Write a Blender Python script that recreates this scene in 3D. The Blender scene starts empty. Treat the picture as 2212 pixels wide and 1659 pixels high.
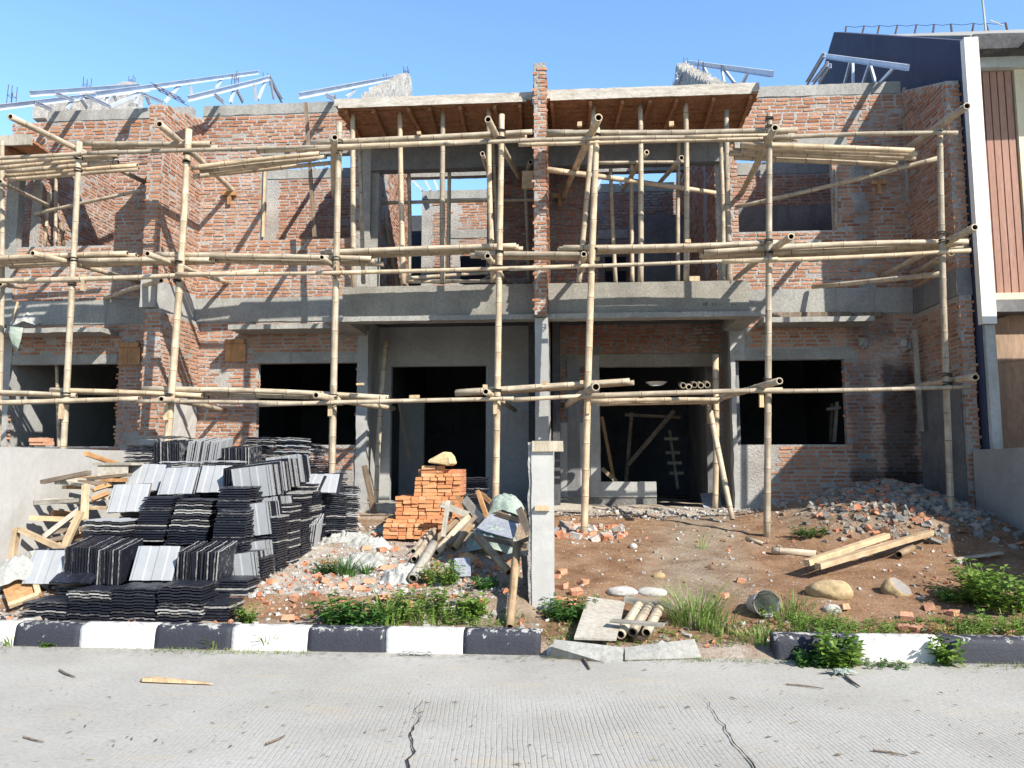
import bpy, bmesh, math, random
from mathutils import Vector, Matrix, noise
SC = bpy.context.scene
COL = SC.collection
R = random.Random(7)

# ------------------------------------------------------------------ camera
CAM_H = 1.55; YAW = math.radians(4.2); PITCH = math.radians(6.0); FPX = 1660.0; PW = 2212.0; PH = 1659.0
cam = bpy.data.cameras.new("camera"); camo = bpy.data.objects.new("camera", cam); COL.objects.link(camo)
cam.sensor_width = 36.0; cam.lens = 36.0*FPX/PW; cam.clip_start = 0.05; cam.clip_end = 2000
camo.location = (0, 0, CAM_H); camo.rotation_euler = (math.radians(90)+PITCH, 0, YAW)
SC.camera = camo
SC.render.resolution_x = 1024; SC.render.resolution_y = 768

# ------------------------------------------------------------------ sky, sun, exposure
SUN_DIR = Vector((1.0, -1.0, 1.06)).normalized()          # towards the sun
SUN_EL = math.asin(SUN_DIR.z); SUN_AZ = math.atan2(SUN_DIR.x, SUN_DIR.y)
w = bpy.data.worlds.new("World"); SC.world = w; w.use_nodes = True
nt = w.node_tree; bg = nt.nodes['Background']
sky = nt.nodes.new('ShaderNodeTexSky'); sky.sky_type = 'NISHITA'; sky.sun_disc = False
sky.sun_elevation = SUN_EL; sky.sun_rotation = SUN_AZ
sky.air_density = 1.0; sky.dust_density = 0.4; sky.ozone_density = 1.6; sky.altitude = 0
tint = nt.nodes.new('ShaderNodeMix'); tint.data_type = 'RGBA'; tint.blend_type = 'MULTIPLY'; tint.inputs[0].default_value = 1; tint.inputs[7].default_value = (0.76, 0.93, 1.06, 1)
nt.links.new(sky.outputs[0], tint.inputs[6])
# sky brightened ahead of the camera and dimmed behind it, to limit fill light
tcw = nt.nodes.new('ShaderNodeTexCoord'); sxw = nt.nodes.new('ShaderNodeSeparateXYZ'); nt.links.new(tcw.outputs['Generated'], sxw.inputs[0])
mrw = nt.nodes.new('ShaderNodeMapRange'); mrw.inputs[1].default_value = -.4; mrw.inputs[2].default_value = .6; mrw.inputs[3].default_value = .86; mrw.inputs[4].default_value = 1.7; nt.links.new(sxw.outputs[1], mrw.inputs[0])
mlw = nt.nodes.new('ShaderNodeVectorMath'); mlw.operation = 'SCALE'; nt.links.new(tint.outputs[2], mlw.inputs[0]); nt.links.new(mrw.outputs[0], mlw.inputs['Scale'])
nt.links.new(mlw.outputs[0], bg.inputs[0]); bg.inputs[1].default_value = 0.115
sl = bpy.data.lights.new("sun", 'SUN'); sl.energy = 4.8; sl.angle = math.radians(0.5); sl.color = (1.0, 0.94, 0.84)
so = bpy.data.objects.new("sun", sl); COL.objects.link(so)
so.rotation_euler = SUN_DIR.to_track_quat('Z', 'Y').to_euler()
vs = SC.view_settings; vs.view_transform = 'Standard'; vs.look = 'None'; vs.gamma = 1; vs.exposure = 0.78
SC.render.engine = 'CYCLES'

# ------------------------------------------------------------------ picture-to-place measuring (all in metres, world axes)
def ray(px, py):
    xc = (px-PW/2)/FPX; up = (PH/2-py)/FPX
    fh = math.cos(PITCH)-up*math.sin(PITCH); z = math.sin(PITCH)+up*math.cos(PITCH)
    return Vector((xc*math.cos(YAW)-fh*math.sin(YAW), xc*math.sin(YAW)+fh*math.cos(YAW), z))
ORG = Vector((0, 0, CAM_H))
def at(px, py, Y):
    r = ray(px, py); return ORG + r*(Y/r.y)
def atX(px, py, X):
    r = ray(px, py); return ORG + r*(X/r.x)
def atZ(px, py, Z):
    r = ray(px, py); return ORG + r*((Z-CAM_H)/r.z)
def sm(a, b, x):
    t = max(0.0, min(1.0, (x-a)/(b-a))); return t*t*(3-2*t)
def lerp(a, b, t): return a+(b-a)*t

# ------------------------------------------------------------------ mesh and object helpers
class MB:
    def __init__(s): s.v = []; s.f = []; s.m = []
    def add(s, vs, fs, mi=0):
        o = len(s.v); s.v.extend([tuple(p) for p in vs]); s.f.extend([tuple(i+o for i in f) for f in fs]); s.m.extend([mi]*len(fs))
    def hexa(s, c, mi=0, nob=False):                                   # 8 corners: 0-3 one end (ccw), 4-7 the other
        F = [(0, 3, 2, 1), (4, 5, 6, 7), (0, 1, 5, 4), (1, 2, 6, 5), (2, 3, 7, 6), (3, 0, 4, 7)]
        s.add(c, F, mi)
    def box(s, x0, x1, y0, y1, z0, z1, mi=0, j=0.0, rnd=R):
        g = lambda: rnd.uniform(-j, j) if j else 0
        s.hexa([(x+g(), y+g(), z+g()) for x, y, z in ((x0, y0, z0), (x1, y0, z0), (x1, y1, z0), (x0, y1, z0), (x0, y0, z1), (x1, y0, z1), (x1, y1, z1), (x0, y1, z1))], mi)
    def beam(s, p, q, w, h, mi=0, up=Vector((0, 0, 1)), j=0.0):        # rectangular bar from p to q
        p = Vector(p); q = Vector(q); d = (q-p).normalized()
        a = d.cross(up)
        if a.length < 1e-3: a = d.cross(Vector((0, 1, 0)))
        a.normalize(); b = a.cross(d).normalized()
        g = lambda: R.uniform(-j, j) if j else 0
        c = []
        for e in (p, q):
            for sx, sy in ((-1, -1), (1, -1), (1, 1), (-1, 1)):
                c.append(e + a*(sx*w/2+g()) + b*(sy*h/2+g()) + d*g())
        s.hexa(c, mi)
    def tube(s, path, rad, n=8, mi=0, cap=True):
        path = [Vector(p) for p in path]
        if not hasattr(rad, '__len__'): rad = [rad]*len(path)
        o = len(s.v); ring = []
        d = (path[1]-path[0]).normalized(); ref = Vector((0, 0, 1)) if abs(d.z) < 0.9 else Vector((0, 1, 0))
        for i, p in enumerate(path):
            d = (path[min(i+1, len(path)-1)]-path[max(i-1, 0)]).normalized()
            a = d.cross(ref).normalized(); b = d.cross(a)
            ring.append([p + (a*math.cos(2*math.pi*k/n)+b*math.sin(2*math.pi*k/n))*rad[i] for k in range(n)])
        vs = [v for r in ring for v in r]; fs = []
        for i in range(len(path)-1):
            for k in range(n):
                k2 = (k+1) % n; fs.append((i*n+k, i*n+k2, (i+1)*n+k2, (i+1)*n+k))
        if cap: fs.append(tuple(range(n))[::-1]); fs.append(tuple((len(path)-1)*n+k for k in range(n)))
        s.add(vs, fs, mi)
    def build(s, name, mats, parent=None, origin=None, smooth=False):
        me = bpy.data.meshes.new(name)
        if parent is not None: o0 = Vector(parent.matrix_basis.translation)
        elif origin is not None: o0 = Vector(origin)
        else:
            n = max(1, len(s.v)); o0 = Vector((sum(p[0] for p in s.v)/n, sum(p[1] for p in s.v)/n, min(p[2] for p in s.v) if s.v else 0))
        if parent is not None and parent.parent is not None: o0 = o0 + Vector(parent.parent.matrix_basis.translation)
        me.from_pydata([(p[0]-o0.x, p[1]-o0.y, p[2]-o0.z) for p in s.v], [], s.f)
        if not isinstance(mats, (list, tuple)): mats = [mats]
        for m in mats: me.materials.append(m)
        if len(mats) > 1: me.polygons.foreach_set('material_index', s.m)
        if smooth: me.polygons.foreach_set('use_smooth', [True]*len(s.f))
        me.update()
        ob = bpy.data.objects.new(name, me); COL.objects.link(ob)
        if parent is not None: ob.parent = parent
        else: ob.location = o0
        return ob
def tag(o, label=None, cat=None, group=None, kind=None):
    if label: o['label'] = label
    if cat: o['category'] = cat
    if group: o['group'] = group
    if kind: o['kind'] = kind
    return o
def thing(name, label, cat, loc=(0, 0, 0), group=None):
    o = bpy.data.objects.new(name, None); COL.objects.link(o); o.location = loc; o.empty_display_size = 0.2
    return tag(o, label, cat, group)
def struct(o): o['kind'] = 'structure'; return o
def rough_box(mb, x0, x1, y0, y1, z0, z1, mi=0, step=0.12, amp=0.008, seed=0.0, top=None):
    """a box of cast concrete with uneven faces; top(x, y) may replace z1"""
    nx = max(1, int((x1-x0)/step)); ny = max(1, int((y1-y0)/step)); nz = max(1, int((z1-z0)/step))
    def P(i, j, k):
        x = lerp(x0, x1, i/nx); y = lerp(y0, y1, j/ny)
        zz1 = top(x, y) if top else z1
        z = lerp(z0, zz1, k/nz)
        q = Vector((x*5+seed, y*5, z*5)); n1 = noise.noise_vector(q)*amp; n2 = noise.noise_vector(q*3.7)*amp*0.5
        return (x+n1.x+n2.x, y+n1.y+n2.y, z+n1.z+n2.z)
    idx = {}; vs = []
    def V(i, j, k):
        if (i, j, k) not in idx: idx[(i, j, k)] = len(vs); vs.append(P(i, j, k))
        return idx[(i, j, k)]
    fs = []
    for i in range(nx):
        for k in range(nz):
            fs.append((V(i, 0, k), V(i+1, 0, k), V(i+1, 0, k+1), V(i, 0, k+1)))
            fs.append((V(i, ny, k), V(i, ny, k+1), V(i+1, ny, k+1), V(i+1, ny, k)))
    for j in range(ny):
        for k in range(nz):
            fs.append((V(0, j, k), V(0, j, k+1), V(0, j+1, k+1), V(0, j+1, k)))
            fs.append((V(nx, j, k), V(nx, j+1, k), V(nx, j+1, k+1), V(nx, j, k+1)))
    for i in range(nx):
        for j in range(ny):
            fs.append((V(i, j, 0), V(i, j+1, 0), V(i+1, j+1, 0), V(i+1, j, 0)))
            fs.append((V(i, j, nz), V(i+1, j, nz), V(i+1, j+1, nz), V(i, j+1, nz)))
    mb.add(vs, fs, mi)
def chunk(mb, c, sx, sy, sz, mi=0, rnd=R, rot=None):
    """an angular lump: a box with cut and shifted corners"""
    e = Matrix.Rotation(rnd.uniform(0, 6.28), 3, 'Z') @ Matrix.Rotation(rnd.uniform(-.5, .5), 3, 'X') @ Matrix.Rotation(rnd.uniform(-.5, .5), 3, 'Y') if rot is None else rot
    c = Vector(c); vs = []
    for x, y, z in ((-1, -1, -1), (1, -1, -1), (1, 1, -1), (-1, 1, -1), (-1, -1, 1), (1, -1, 1), (1, 1, 1), (-1, 1, 1)):
        k = rnd.uniform(.6, 1.05)
        vs.append(c + e @ Vector((x*sx*k*rnd.uniform(.8, 1.1), y*sy*k*rnd.uniform(.8, 1.1), z*sz*rnd.uniform(.75, 1.05))))
    mb.hexa(vs, mi)
# ------------------------------------------------------------------ materials
def new_mat(name):
    m = bpy.data.materials.new(name); m.use_nodes = True; n = m.node_tree
    return m, n, n.nodes['Principled BSDF']
def N(n, typ, **kw):
    o = n.nodes.new(typ)
    for k, v in kw.items():
        if k.startswith('i_'): o.inputs[int(k[2:]) if k[2:].isdigit() else k[2:]].default_value = v
        else: setattr(o, k, v)
    return o
def coord(n, space, scale=(1, 1, 1), rnd=True):
    mp = N(n, 'ShaderNodeMapping'); mp.inputs['Scale'].default_value = scale
    if space == 'world':
        g = N(n, 'ShaderNodeNewGeometry'); n.links.new(g.outputs['Position'], mp.inputs[0])
    else:
        t = N(n, 'ShaderNodeTexCoord'); n.links.new(t.outputs['Object'], mp.inputs[0])
        if rnd:
            oi = N(n, 'ShaderNodeObjectInfo'); ml = N(n, 'ShaderNodeMath', operation='MULTIPLY'); ml.inputs[1].default_value = 37.0
            n.links.new(oi.outputs['Random'], ml.inputs[0]); n.links.new(ml.outputs[0], mp.inputs['Location'])
    return mp
def noise_tex(n, mp, scale, detail=6, rough=.6, dist=0):
    t = N(n, 'ShaderNodeTexNoise'); t.inputs['Scale'].default_value = scale; t.inputs['Detail'].default_value = detail
    t.inputs['Roughness'].default_value = rough; t.inputs['Distortion'].default_value = dist
    n.links.new(mp.outputs[0], t.inputs['Vector']); return t
def ramp(n, src, stops):
    r = N(n, 'ShaderNodeValToRGB'); cr = r.color_ramp
    while len(cr.elements) > 1: cr.elements.remove(cr.elements[0])
    cr.elements[0].position = stops[0][0]; c = stops[0][1]; cr.elements[0].color = (*c, 1) if len(c) == 3 else c
    for p, c in stops[1:]:
        e = cr.elements.new(p); e.color = (*c, 1)
    n.links.new(src, r.inputs[0]); return r
def g(v): return (v, v, v)
def mix(n, fac, a, b, mode='MIX'):
    m = N(n, 'ShaderNodeMix', data_type='RGBA', blend_type=mode); m.clamp_result = False
    for s, i in ((fac, 0), (a, 6), (b, 7)):
        if hasattr(s, 'links') or hasattr(s, 'is_output'): n.links.new(s, m.inputs[i])
        elif i == 0: m.inputs[0].default_value = s
        else: m.inputs[i].default_value = (*s, 1)
    return m.outputs[2]
def bump(n, b, src, dist, strength=1.0):
    bm = N(n, 'ShaderNodeBump'); bm.inputs['Distance'].default_value = dist; bm.inputs['Strength'].default_value = strength
    n.links.new(src, bm.inputs['Height']); n.links.new(bm.outputs[0], b.inputs['Normal'])
def stains(n, c, boxes):
    """damp patches that stay on the wall: (x0, x1, z0, z1, colour factor)"""
    gm = N(n, 'ShaderNodeNewGeometry'); nz = noise_tex(n, coord(n, 'world'), 2.6, 6, .65)
    sc = N(n, 'ShaderNodeVectorMath', operation='MULTIPLY_ADD'); sc.inputs[1].default_value = (.55, 0, .55); n.links.new(nz.outputs['Color'], sc.inputs[0]); n.links.new(gm.outputs['Position'], sc.inputs[2])
    sx = N(n, 'ShaderNodeSeparateXYZ'); n.links.new(sc.outputs[0], sx.inputs[0])
    for x0, x1, z0, z1, col in boxes:
        prev = None
        for ax, a, s in ((0, x0, 1), (0, x1, -1), (2, z0, 1), (2, z1, -1)):
            mr = N(n, 'ShaderNodeMapRange', interpolation_type='SMOOTHSTEP'); a += .275; e = .07 if ax == 0 else .16
            mr.inputs[1].default_value = a-e*s; mr.inputs[2].default_value = a+e*s; n.links.new(sx.outputs[ax], mr.inputs[0])
            if prev is None: prev = mr.outputs[0]
            else:
                ml = N(n, 'ShaderNodeMath', operation='MULTIPLY'); n.links.new(prev, ml.inputs[0]); n.links.new(mr.outputs[0], ml.inputs[1]); prev = ml.outputs[0]
        dark = mix(n, 1.0, c, col, 'MULTIPLY'); c = mix(n, prev, c, dark)
    return c
STAINS = [(4.98, 5.5, .7, 3.15, (.30, .31, .33)), (4.47, 4.80, .9, 3.2, (.62, .66, .72)), (4.5, 5.6, .5, 1.45, (.42, .42, .44)), (4.55, 5.2, 3.5, 3.9, (.55, .55, .57)), (4.6, 5.5, 4.0, 4.4, (.5, .5, .52)), (4.7, 5.0, 5.0, 6.6, (.7, .7, .72))]
def stone(name, c0, c1, c2=None, scale=3.0, fine=22.0, space='world', rough=.9, bd=.01, streak=None, stretch=(1, 1, 1), grain=.75, stain=False):
    m, n, b = new_mat(name); mp = coord(n, space, stretch)
    t1 = noise_tex(n, mp, scale, 8, .65); t2 = noise_tex(n, mp, fine, 6, .7)
    r1 = ramp(n, t1.outputs[0], [(.3, c0), (.5, c1), (.72, c2 or c1)])
    f2 = ramp(n, t2.outputs[0], [(.3, g(.55)), (.55, g(1.0)), (.75, g(1.25))])
    c = mix(n, grain, r1.outputs[0], f2.outputs[0], 'MULTIPLY')
    if streak:
        ms = coord(n, space, (3.0, 3.0, .35)); t3 = noise_tex(n, ms, 2.2, 5, .6)
        f3 = ramp(n, t3.outputs[0], [(.52, g(0)), (.7, g(1))])
        c = mix(n, f3.outputs[0], c, streak)
    if stain: c = stains(n, c, STAINS)
    n.links.new(c, b.inputs['Base Color']); b.inputs['Roughness'].default_value = rough
    b.inputs['Specular IOR Level'].default_value = .25
    bump(n, b, t2.outputs[0], bd); return m
def brick_mat(name, cols, smear, smear_lo, smear_hi, stain=False):
    m, n, b = new_mat(name); mp = coord(n, 'world')
    gm = N(n, 'ShaderNodeNewGeometry')
    base = ramp(n, gm.outputs['Random Per Island'], [(0, cols[0]), (.3, cols[1]), (.6, cols[2]), (1, cols[3])])
    t2 = noise_tex(n, mp, 40, 5, .7); f2 = ramp(n, t2.outputs[0], [(.3, g(.65)), (.7, g(1.25))])
    c = mix(n, .8, base.outputs[0], f2.outputs[0], 'MULTIPLY')
    t1 = noise_tex(n, coord(n, 'world', (1, 1, 2.0)), 11, 7, .72, .6); t0 = noise_tex(n, mp, .9, 4, .6)
    ad = N(n, 'ShaderNodeMath', operation='MULTIPLY_ADD'); ad.inputs[1].default_value = .55
    n.links.new(t0.outputs[0], ad.inputs[0]); n.links.new(t1.outputs[0], ad.inputs[2])
    f1 = ramp(n, ad.outputs[0], [(smear_lo, g(0)), (smear_hi, g(1))])
    c = mix(n, f1.outputs[0], c, smear)
    if stain: c = stains(n, c, STAINS)
    n.links.new(c, b.inputs['Base Color']); b.inputs['Roughness'].default_value = .92; b.inputs['Specular IOR Level'].default_value = .2
    bump(n, b, t1.outputs[0], .012); return m
M = {}
BR = [(.345, .15, .083), (.43, .198, .112), (.495, .27, .168), (.28, .116, .066)]
M['brick'] = brick_mat('brick_red', BR, (.46, .43, .395), .82, 1.0)
M['brick_damp'] = brick_mat('brick_damp', BR, (.46, .43, .395), .82, 1.0, True)
M['mortar_damp'] = stone('mortar_damp', (.30, .285, .265), (.42, .40, .375), (.55, .53, .50), 1.6, 30, bd=.03, stain=True)
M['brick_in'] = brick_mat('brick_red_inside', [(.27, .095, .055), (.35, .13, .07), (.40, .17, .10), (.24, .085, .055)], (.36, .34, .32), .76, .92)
M['brick_loose'] = brick_mat('brick_loose', [(.46, .19, .10), (.54, .24, .13), (.56, .29, .18), (.42, .16, .085)], (.46, .38, .31), .88, 1.05)
M['mortar'] = stone('mortar', (.30, .285, .265), (.42, .40, .375), (.55, .53, .50), 1.6, 30, bd=.03)
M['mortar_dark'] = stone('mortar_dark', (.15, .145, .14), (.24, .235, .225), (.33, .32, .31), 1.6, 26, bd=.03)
M['concrete'] = stone('cast_concrete', (.235, .23, .215), (.33, .325, .30), (.40, .395, .37), 1.4, 26, bd=.006, streak=(.25, .245, .23))
M['concrete_new'] = stone('fresh_concrete', (.20, .19, .165), (.27, .255, .22), (.33, .31, .27), 2.0, 30, bd=.005, streak=(.22, .21, .185))
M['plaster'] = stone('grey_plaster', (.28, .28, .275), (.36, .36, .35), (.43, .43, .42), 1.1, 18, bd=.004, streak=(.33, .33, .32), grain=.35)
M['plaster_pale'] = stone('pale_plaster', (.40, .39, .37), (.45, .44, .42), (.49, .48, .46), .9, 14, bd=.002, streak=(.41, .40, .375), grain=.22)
M['plaster_dark'] = stone('dark_grey_plaster', (.12, .12, .125), (.19, .19, .195), (.27, .27, .275), 1.0, 16, bd=.004, streak=(.15, .15, .155), grain=.35)  # darker copy of the grey plaster
M['gable'] = stone('mortared_gable', (.34, .32, .30), (.50, .48, .45), (.60, .58, .55), 4, 24, bd=.03, streak=(.36, .34, .31))
M['inside'] = stone('darkened_inside_plaster', (.05, .052, .06), (.085, .088, .098), (.115, .12, .13), 1.0, 16, bd=.003)  # plaster colour darkened to stand in for the shade inside the rooms
M['navy'] = stone('dark_blue_paint', (.046, .054, .095), (.058, .066, .112), (.07, .078, .125), .7, 9, bd=.003, streak=(.06, .07, .13), grain=.3)
M['white'] = stone('white_paint', (.74, .73, .68), (.80, .79, .74), (.82, .81, .77), .8, 12, bd=.001, grain=.12)
M['cream'] = stone('cream_paint', (.62, .55, .38), (.70, .62, .45), (.72, .65, .5), .8, 12, bd=.002, grain=.2)
M['palegrey'] = stone('weathered_grey_paint', (.36, .39, .38), (.47, .50, .50), (.54, .57, .58), 1.5, 12, bd=.003, streak=(.36, .38, .33), grain=.3)
M['roofdark'] = stone('stained_dark_concrete', (.05, .05, .055), (.09, .09, .095), (.18, .18, .19), 3.0, 20, bd=.006)
M['slat'] = stone('brown_slats', (.33, .19, .145), (.38, .225, .175), (.42, .255, .20), 1.0, 20, bd=.002, stretch=(6, 6, .3))
M['shadowgap'] = stone('dark_backing', (.03, .018, .014), (.04, .025, .02), None, 2, 9)
M['ply'] = stone('brown_plywood', (.30, .20, .14), (.38, .26, .185), (.43, .31, .23), 1.2, 14, bd=.004, stretch=(1, 1, .35), streak=(.25, .19, .15))
def wood(name, c0, c1, c2, rough=.75):
    m, n, b = new_mat(name); mp = coord(n, 'obj', (14, 14, .8)); mq = coord(n, 'obj', (1, 1, 1))
    t1 = noise_tex(n, mp, 2.4, 6, .6, .4); t2 = noise_tex(n, mq, 6, 5, .65)
    r1 = ramp(n, t1.outputs[0], [(.3, c0), (.5, c1), (.7, c2)])
    f2 = ramp(n, t2.outputs[0], [(.35, g(.68)), (.65, g(1.15))])
    c = mix(n, .8, r1.outputs[0], f2.outputs[0], 'MULTIPLY')
    oi = N(n, 'ShaderNodeObjectInfo'); r3 = ramp(n, oi.outputs['Random'], [(0, (.70, .70, .72)), (.35, (.95, .94, .93)), (.7, (1, 1, 1)), (1, (1.15, 1.06, .95))])
    c = mix(n, .9, c, r3.outputs[0], 'MULTIPLY')
    t5 = noise_tex(n, coord(n, 'obj', (1, 1, .35)), 9, 7, .75); f5 = ramp(n, t5.outputs[0], [(.56, g(1)), (.70, (.50, .47, .43))]); c = mix(n, .8, c, f5.outputs[0], 'MULTIPLY')
    n.links.new(c, b.inputs['Base Color']); b.inputs['Roughness'].default_value = rough; b.inputs['Specular IOR Level'].default_value = .3
    bump(n, b, t1.outputs[0], .004); return m
M['bamboo'] = wood('bamboo', (.36, .29, .205), (.50, .42, .31), (.60, .52, .40), .55)
M['bamboo_node'] = wood('bamboo_node', (.15, .11, .075), (.24, .18, .12), (.34, .27, .19), .6)
M['bamboo_old'] = wood('weathered_bamboo', (.22, .155, .09), (.33, .24, .15), (.42, .32, .21), .65)
M['bamboo_in'] = stone('bamboo_inside', (.05, .03, .015), (.07, .045, .025), None, 5, 20, 'obj')
M['wood_orange'] = wood('orange_timber', (.34, .17, .075), (.47, .26, .12), (.54, .32, .16))
M['wood_pale'] = wood('pale_timber', (.44, .31, .18), (.56, .42, .26), (.62, .49, .32))
M['wood_grey'] = wood('cement_stained_timber', (.30, .27, .22), (.40, .37, .31), (.48, .45, .39))
M['wood_dark'] = wood('weathered_timber', (.13, .095, .065), (.20, .155, .115), (.28, .23, .18))
M['form'] = wood('formwork_boards', (.20, .09, .045), (.34, .165, .085), (.44, .235, .13))
M['form_edge'] = stone('cement_splashed_boards', (.34, .30, .25), (.50, .46, .40), (.62, .59, .54), 5, 26, bd=.01, stretch=(.6, 1, 3))
def metal():
    m, n, b = new_mat('galvanised_steel'); mp = coord(n, 'obj'); t = noise_tex(n, mp, 3, 5)
    r = ramp(n, t.outputs[0], [(.3, (.48, .52, .58)), (.7, (.66, .70, .77))]); n.links.new(r.outputs[0], b.inputs['Base Color'])
    b.inputs['Metallic'].default_value = .25; b.inputs['Roughness'].default_value = .42; return m
M['steel'] = metal()
M['rebar'] = stone('rusty_rebar', (.07, .045, .04), (.11, .075, .065), None, 6, 30, 'obj')
M['wire'] = stone('tie_wire', (.02, .02, .02), (.035, .033, .03), None, 6, 30, 'obj')
def tile_mat(name, c0, c1, worn, lo, hi, rough):
    m, n, b = new_mat(name); mp = coord(n, 'obj'); oi = N(n, 'ShaderNodeObjectInfo')
    t1 = noise_tex(n, mp, 5, 7, .7); t2 = noise_tex(n, coord(n, 'obj', (2, 2, 20)), 9, 6, .75)
    r1 = ramp(n, t1.outputs[0], [(.3, c0), (.7, c1)])
    ad = N(n, 'ShaderNodeMath', operation='MULTIPLY_ADD'); ad.inputs[1].default_value = .35
    n.links.new(oi.outputs['Random'], ad.inputs[0]); n.links.new(t2.outputs[0], ad.inputs[2])
    f = ramp(n, ad.outputs[0], [(lo, g(0)), (hi, g(1))]); c = mix(n, f.outputs[0], r1.outputs[0], worn)
    n.links.new(c, b.inputs['Base Color']); b.inputs['Roughness'].default_value = rough; bump(n, b, t1.outputs[0], .003); return m
M['tile_dark'] = tile_mat('dark_tile_coat', (.007, .008, .014), (.016, .018, .030), (.20, .20, .20), .80, .95, .45)
M['tile_edge'] = tile_mat('worn_tile_edge', (.014, .014, .018), (.04, .04, .042), (.40, .39, .37), .64, .80, .7)
M['tile_pale'] = tile_mat('bare_tile_back', (.29, .30, .315), (.345, .355, .37), (.20, .20, .20), .93, 1.05, .7)
M['sack'] = stone('pale_green_sacking', (.20, .25, .22), (.30, .36, .31), (.42, .47, .41), 5, 30, rough=.6, bd=.01)
M['sack_white'] = stone('white_sacking', (.30, .30, .275), (.43, .43, .40), (.52, .52, .49), 3, 30, rough=.6, bd=.012)
M['sack_tan'] = stone('tan_foam', (.56, .40, .20), (.66, .50, .28), (.72, .60, .42), 4, 26, 'obj', bd=.006)
M['board_grey'] = stone('grey_board', (.22, .24, .28), (.30, .32, .36), (.36, .38, .42), 5, 24, bd=.004)
M['board_tan'] = stone('dusty_plywood', (.38, .34, .28), (.46, .42, .35), (.52, .48, .42), 1.5, 22, bd=.004)
M['stone_tan'] = stone('river_stone', (.30, .22, .12), (.42, .31, .17), (.50, .40, .26), 5, 26, 'obj', bd=.008)
M['stone_cut'] = stone('split_stone', (.20, .18, .17), (.27, .25, .24), None, 5, 26, 'obj')
M['bucket'] = stone('dirty_white_plastic', (.38, .38, .36), (.55, .55, .53), (.66, .66, .64), 5, 20, 'obj', rough=.5)
M['rub_grey'] = stone('rubble_grey', (.20, .18, .15), (.32, .29, .25), (.44, .41, .365), 6, 40, bd=.01)
M['rub_brick'] = stone('rubble_brick', (.40, .13, .06), (.52, .22, .12), (.50, .36, .28), 9, 40, bd=.01)
M['rub_white'] = stone('rubble_pale', (.36, .34, .31), (.48, .46, .43), (.58, .56, .54), 7, 40, bd=.01)
def leaf_mat(name, c0, c1, c2):
    m, n, b = new_mat(name); gm = N(n, 'ShaderNodeNewGeometry')
    r = ramp(n, gm.outputs['Random Per Island'], [(0, c0), (.5, c1), (1, c2)])
    n.links.new(r.outputs[0], b.inputs['Base Color']); b.inputs['Roughness'].default_value = .55
    tr = N(n, 'ShaderNodeBsdfTranslucent'); mx = N(n, 'ShaderNodeMixShader'); mx.inputs[0].default_value = .3
    n.links.new(r.outputs[0], tr.inputs[0]); n.links.new(b.outputs[0], mx.inputs[1]); n.links.new(tr.outputs[0], mx.inputs[2])
    n.links.new(mx.outputs[0], n.nodes['Material Output'].inputs[0]); return m
M['leaf'] = leaf_mat('leaf_green', (.085, .17, .025), (.15, .26, .04), (.25, .35, .08))
M['leaf_dark'] = leaf_mat('leaf_dark', (.035, .10, .02), (.065, .16, .03), (.10, .22, .04))
M['grass'] = leaf_mat('grass_blade', (.11, .20, .03), (.19, .31, .06), (.42, .40, .20))
M['straw'] = leaf_mat('dry_litter', (.10, .07, .035), (.20, .14, .07), (.32, .25, .13))
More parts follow.
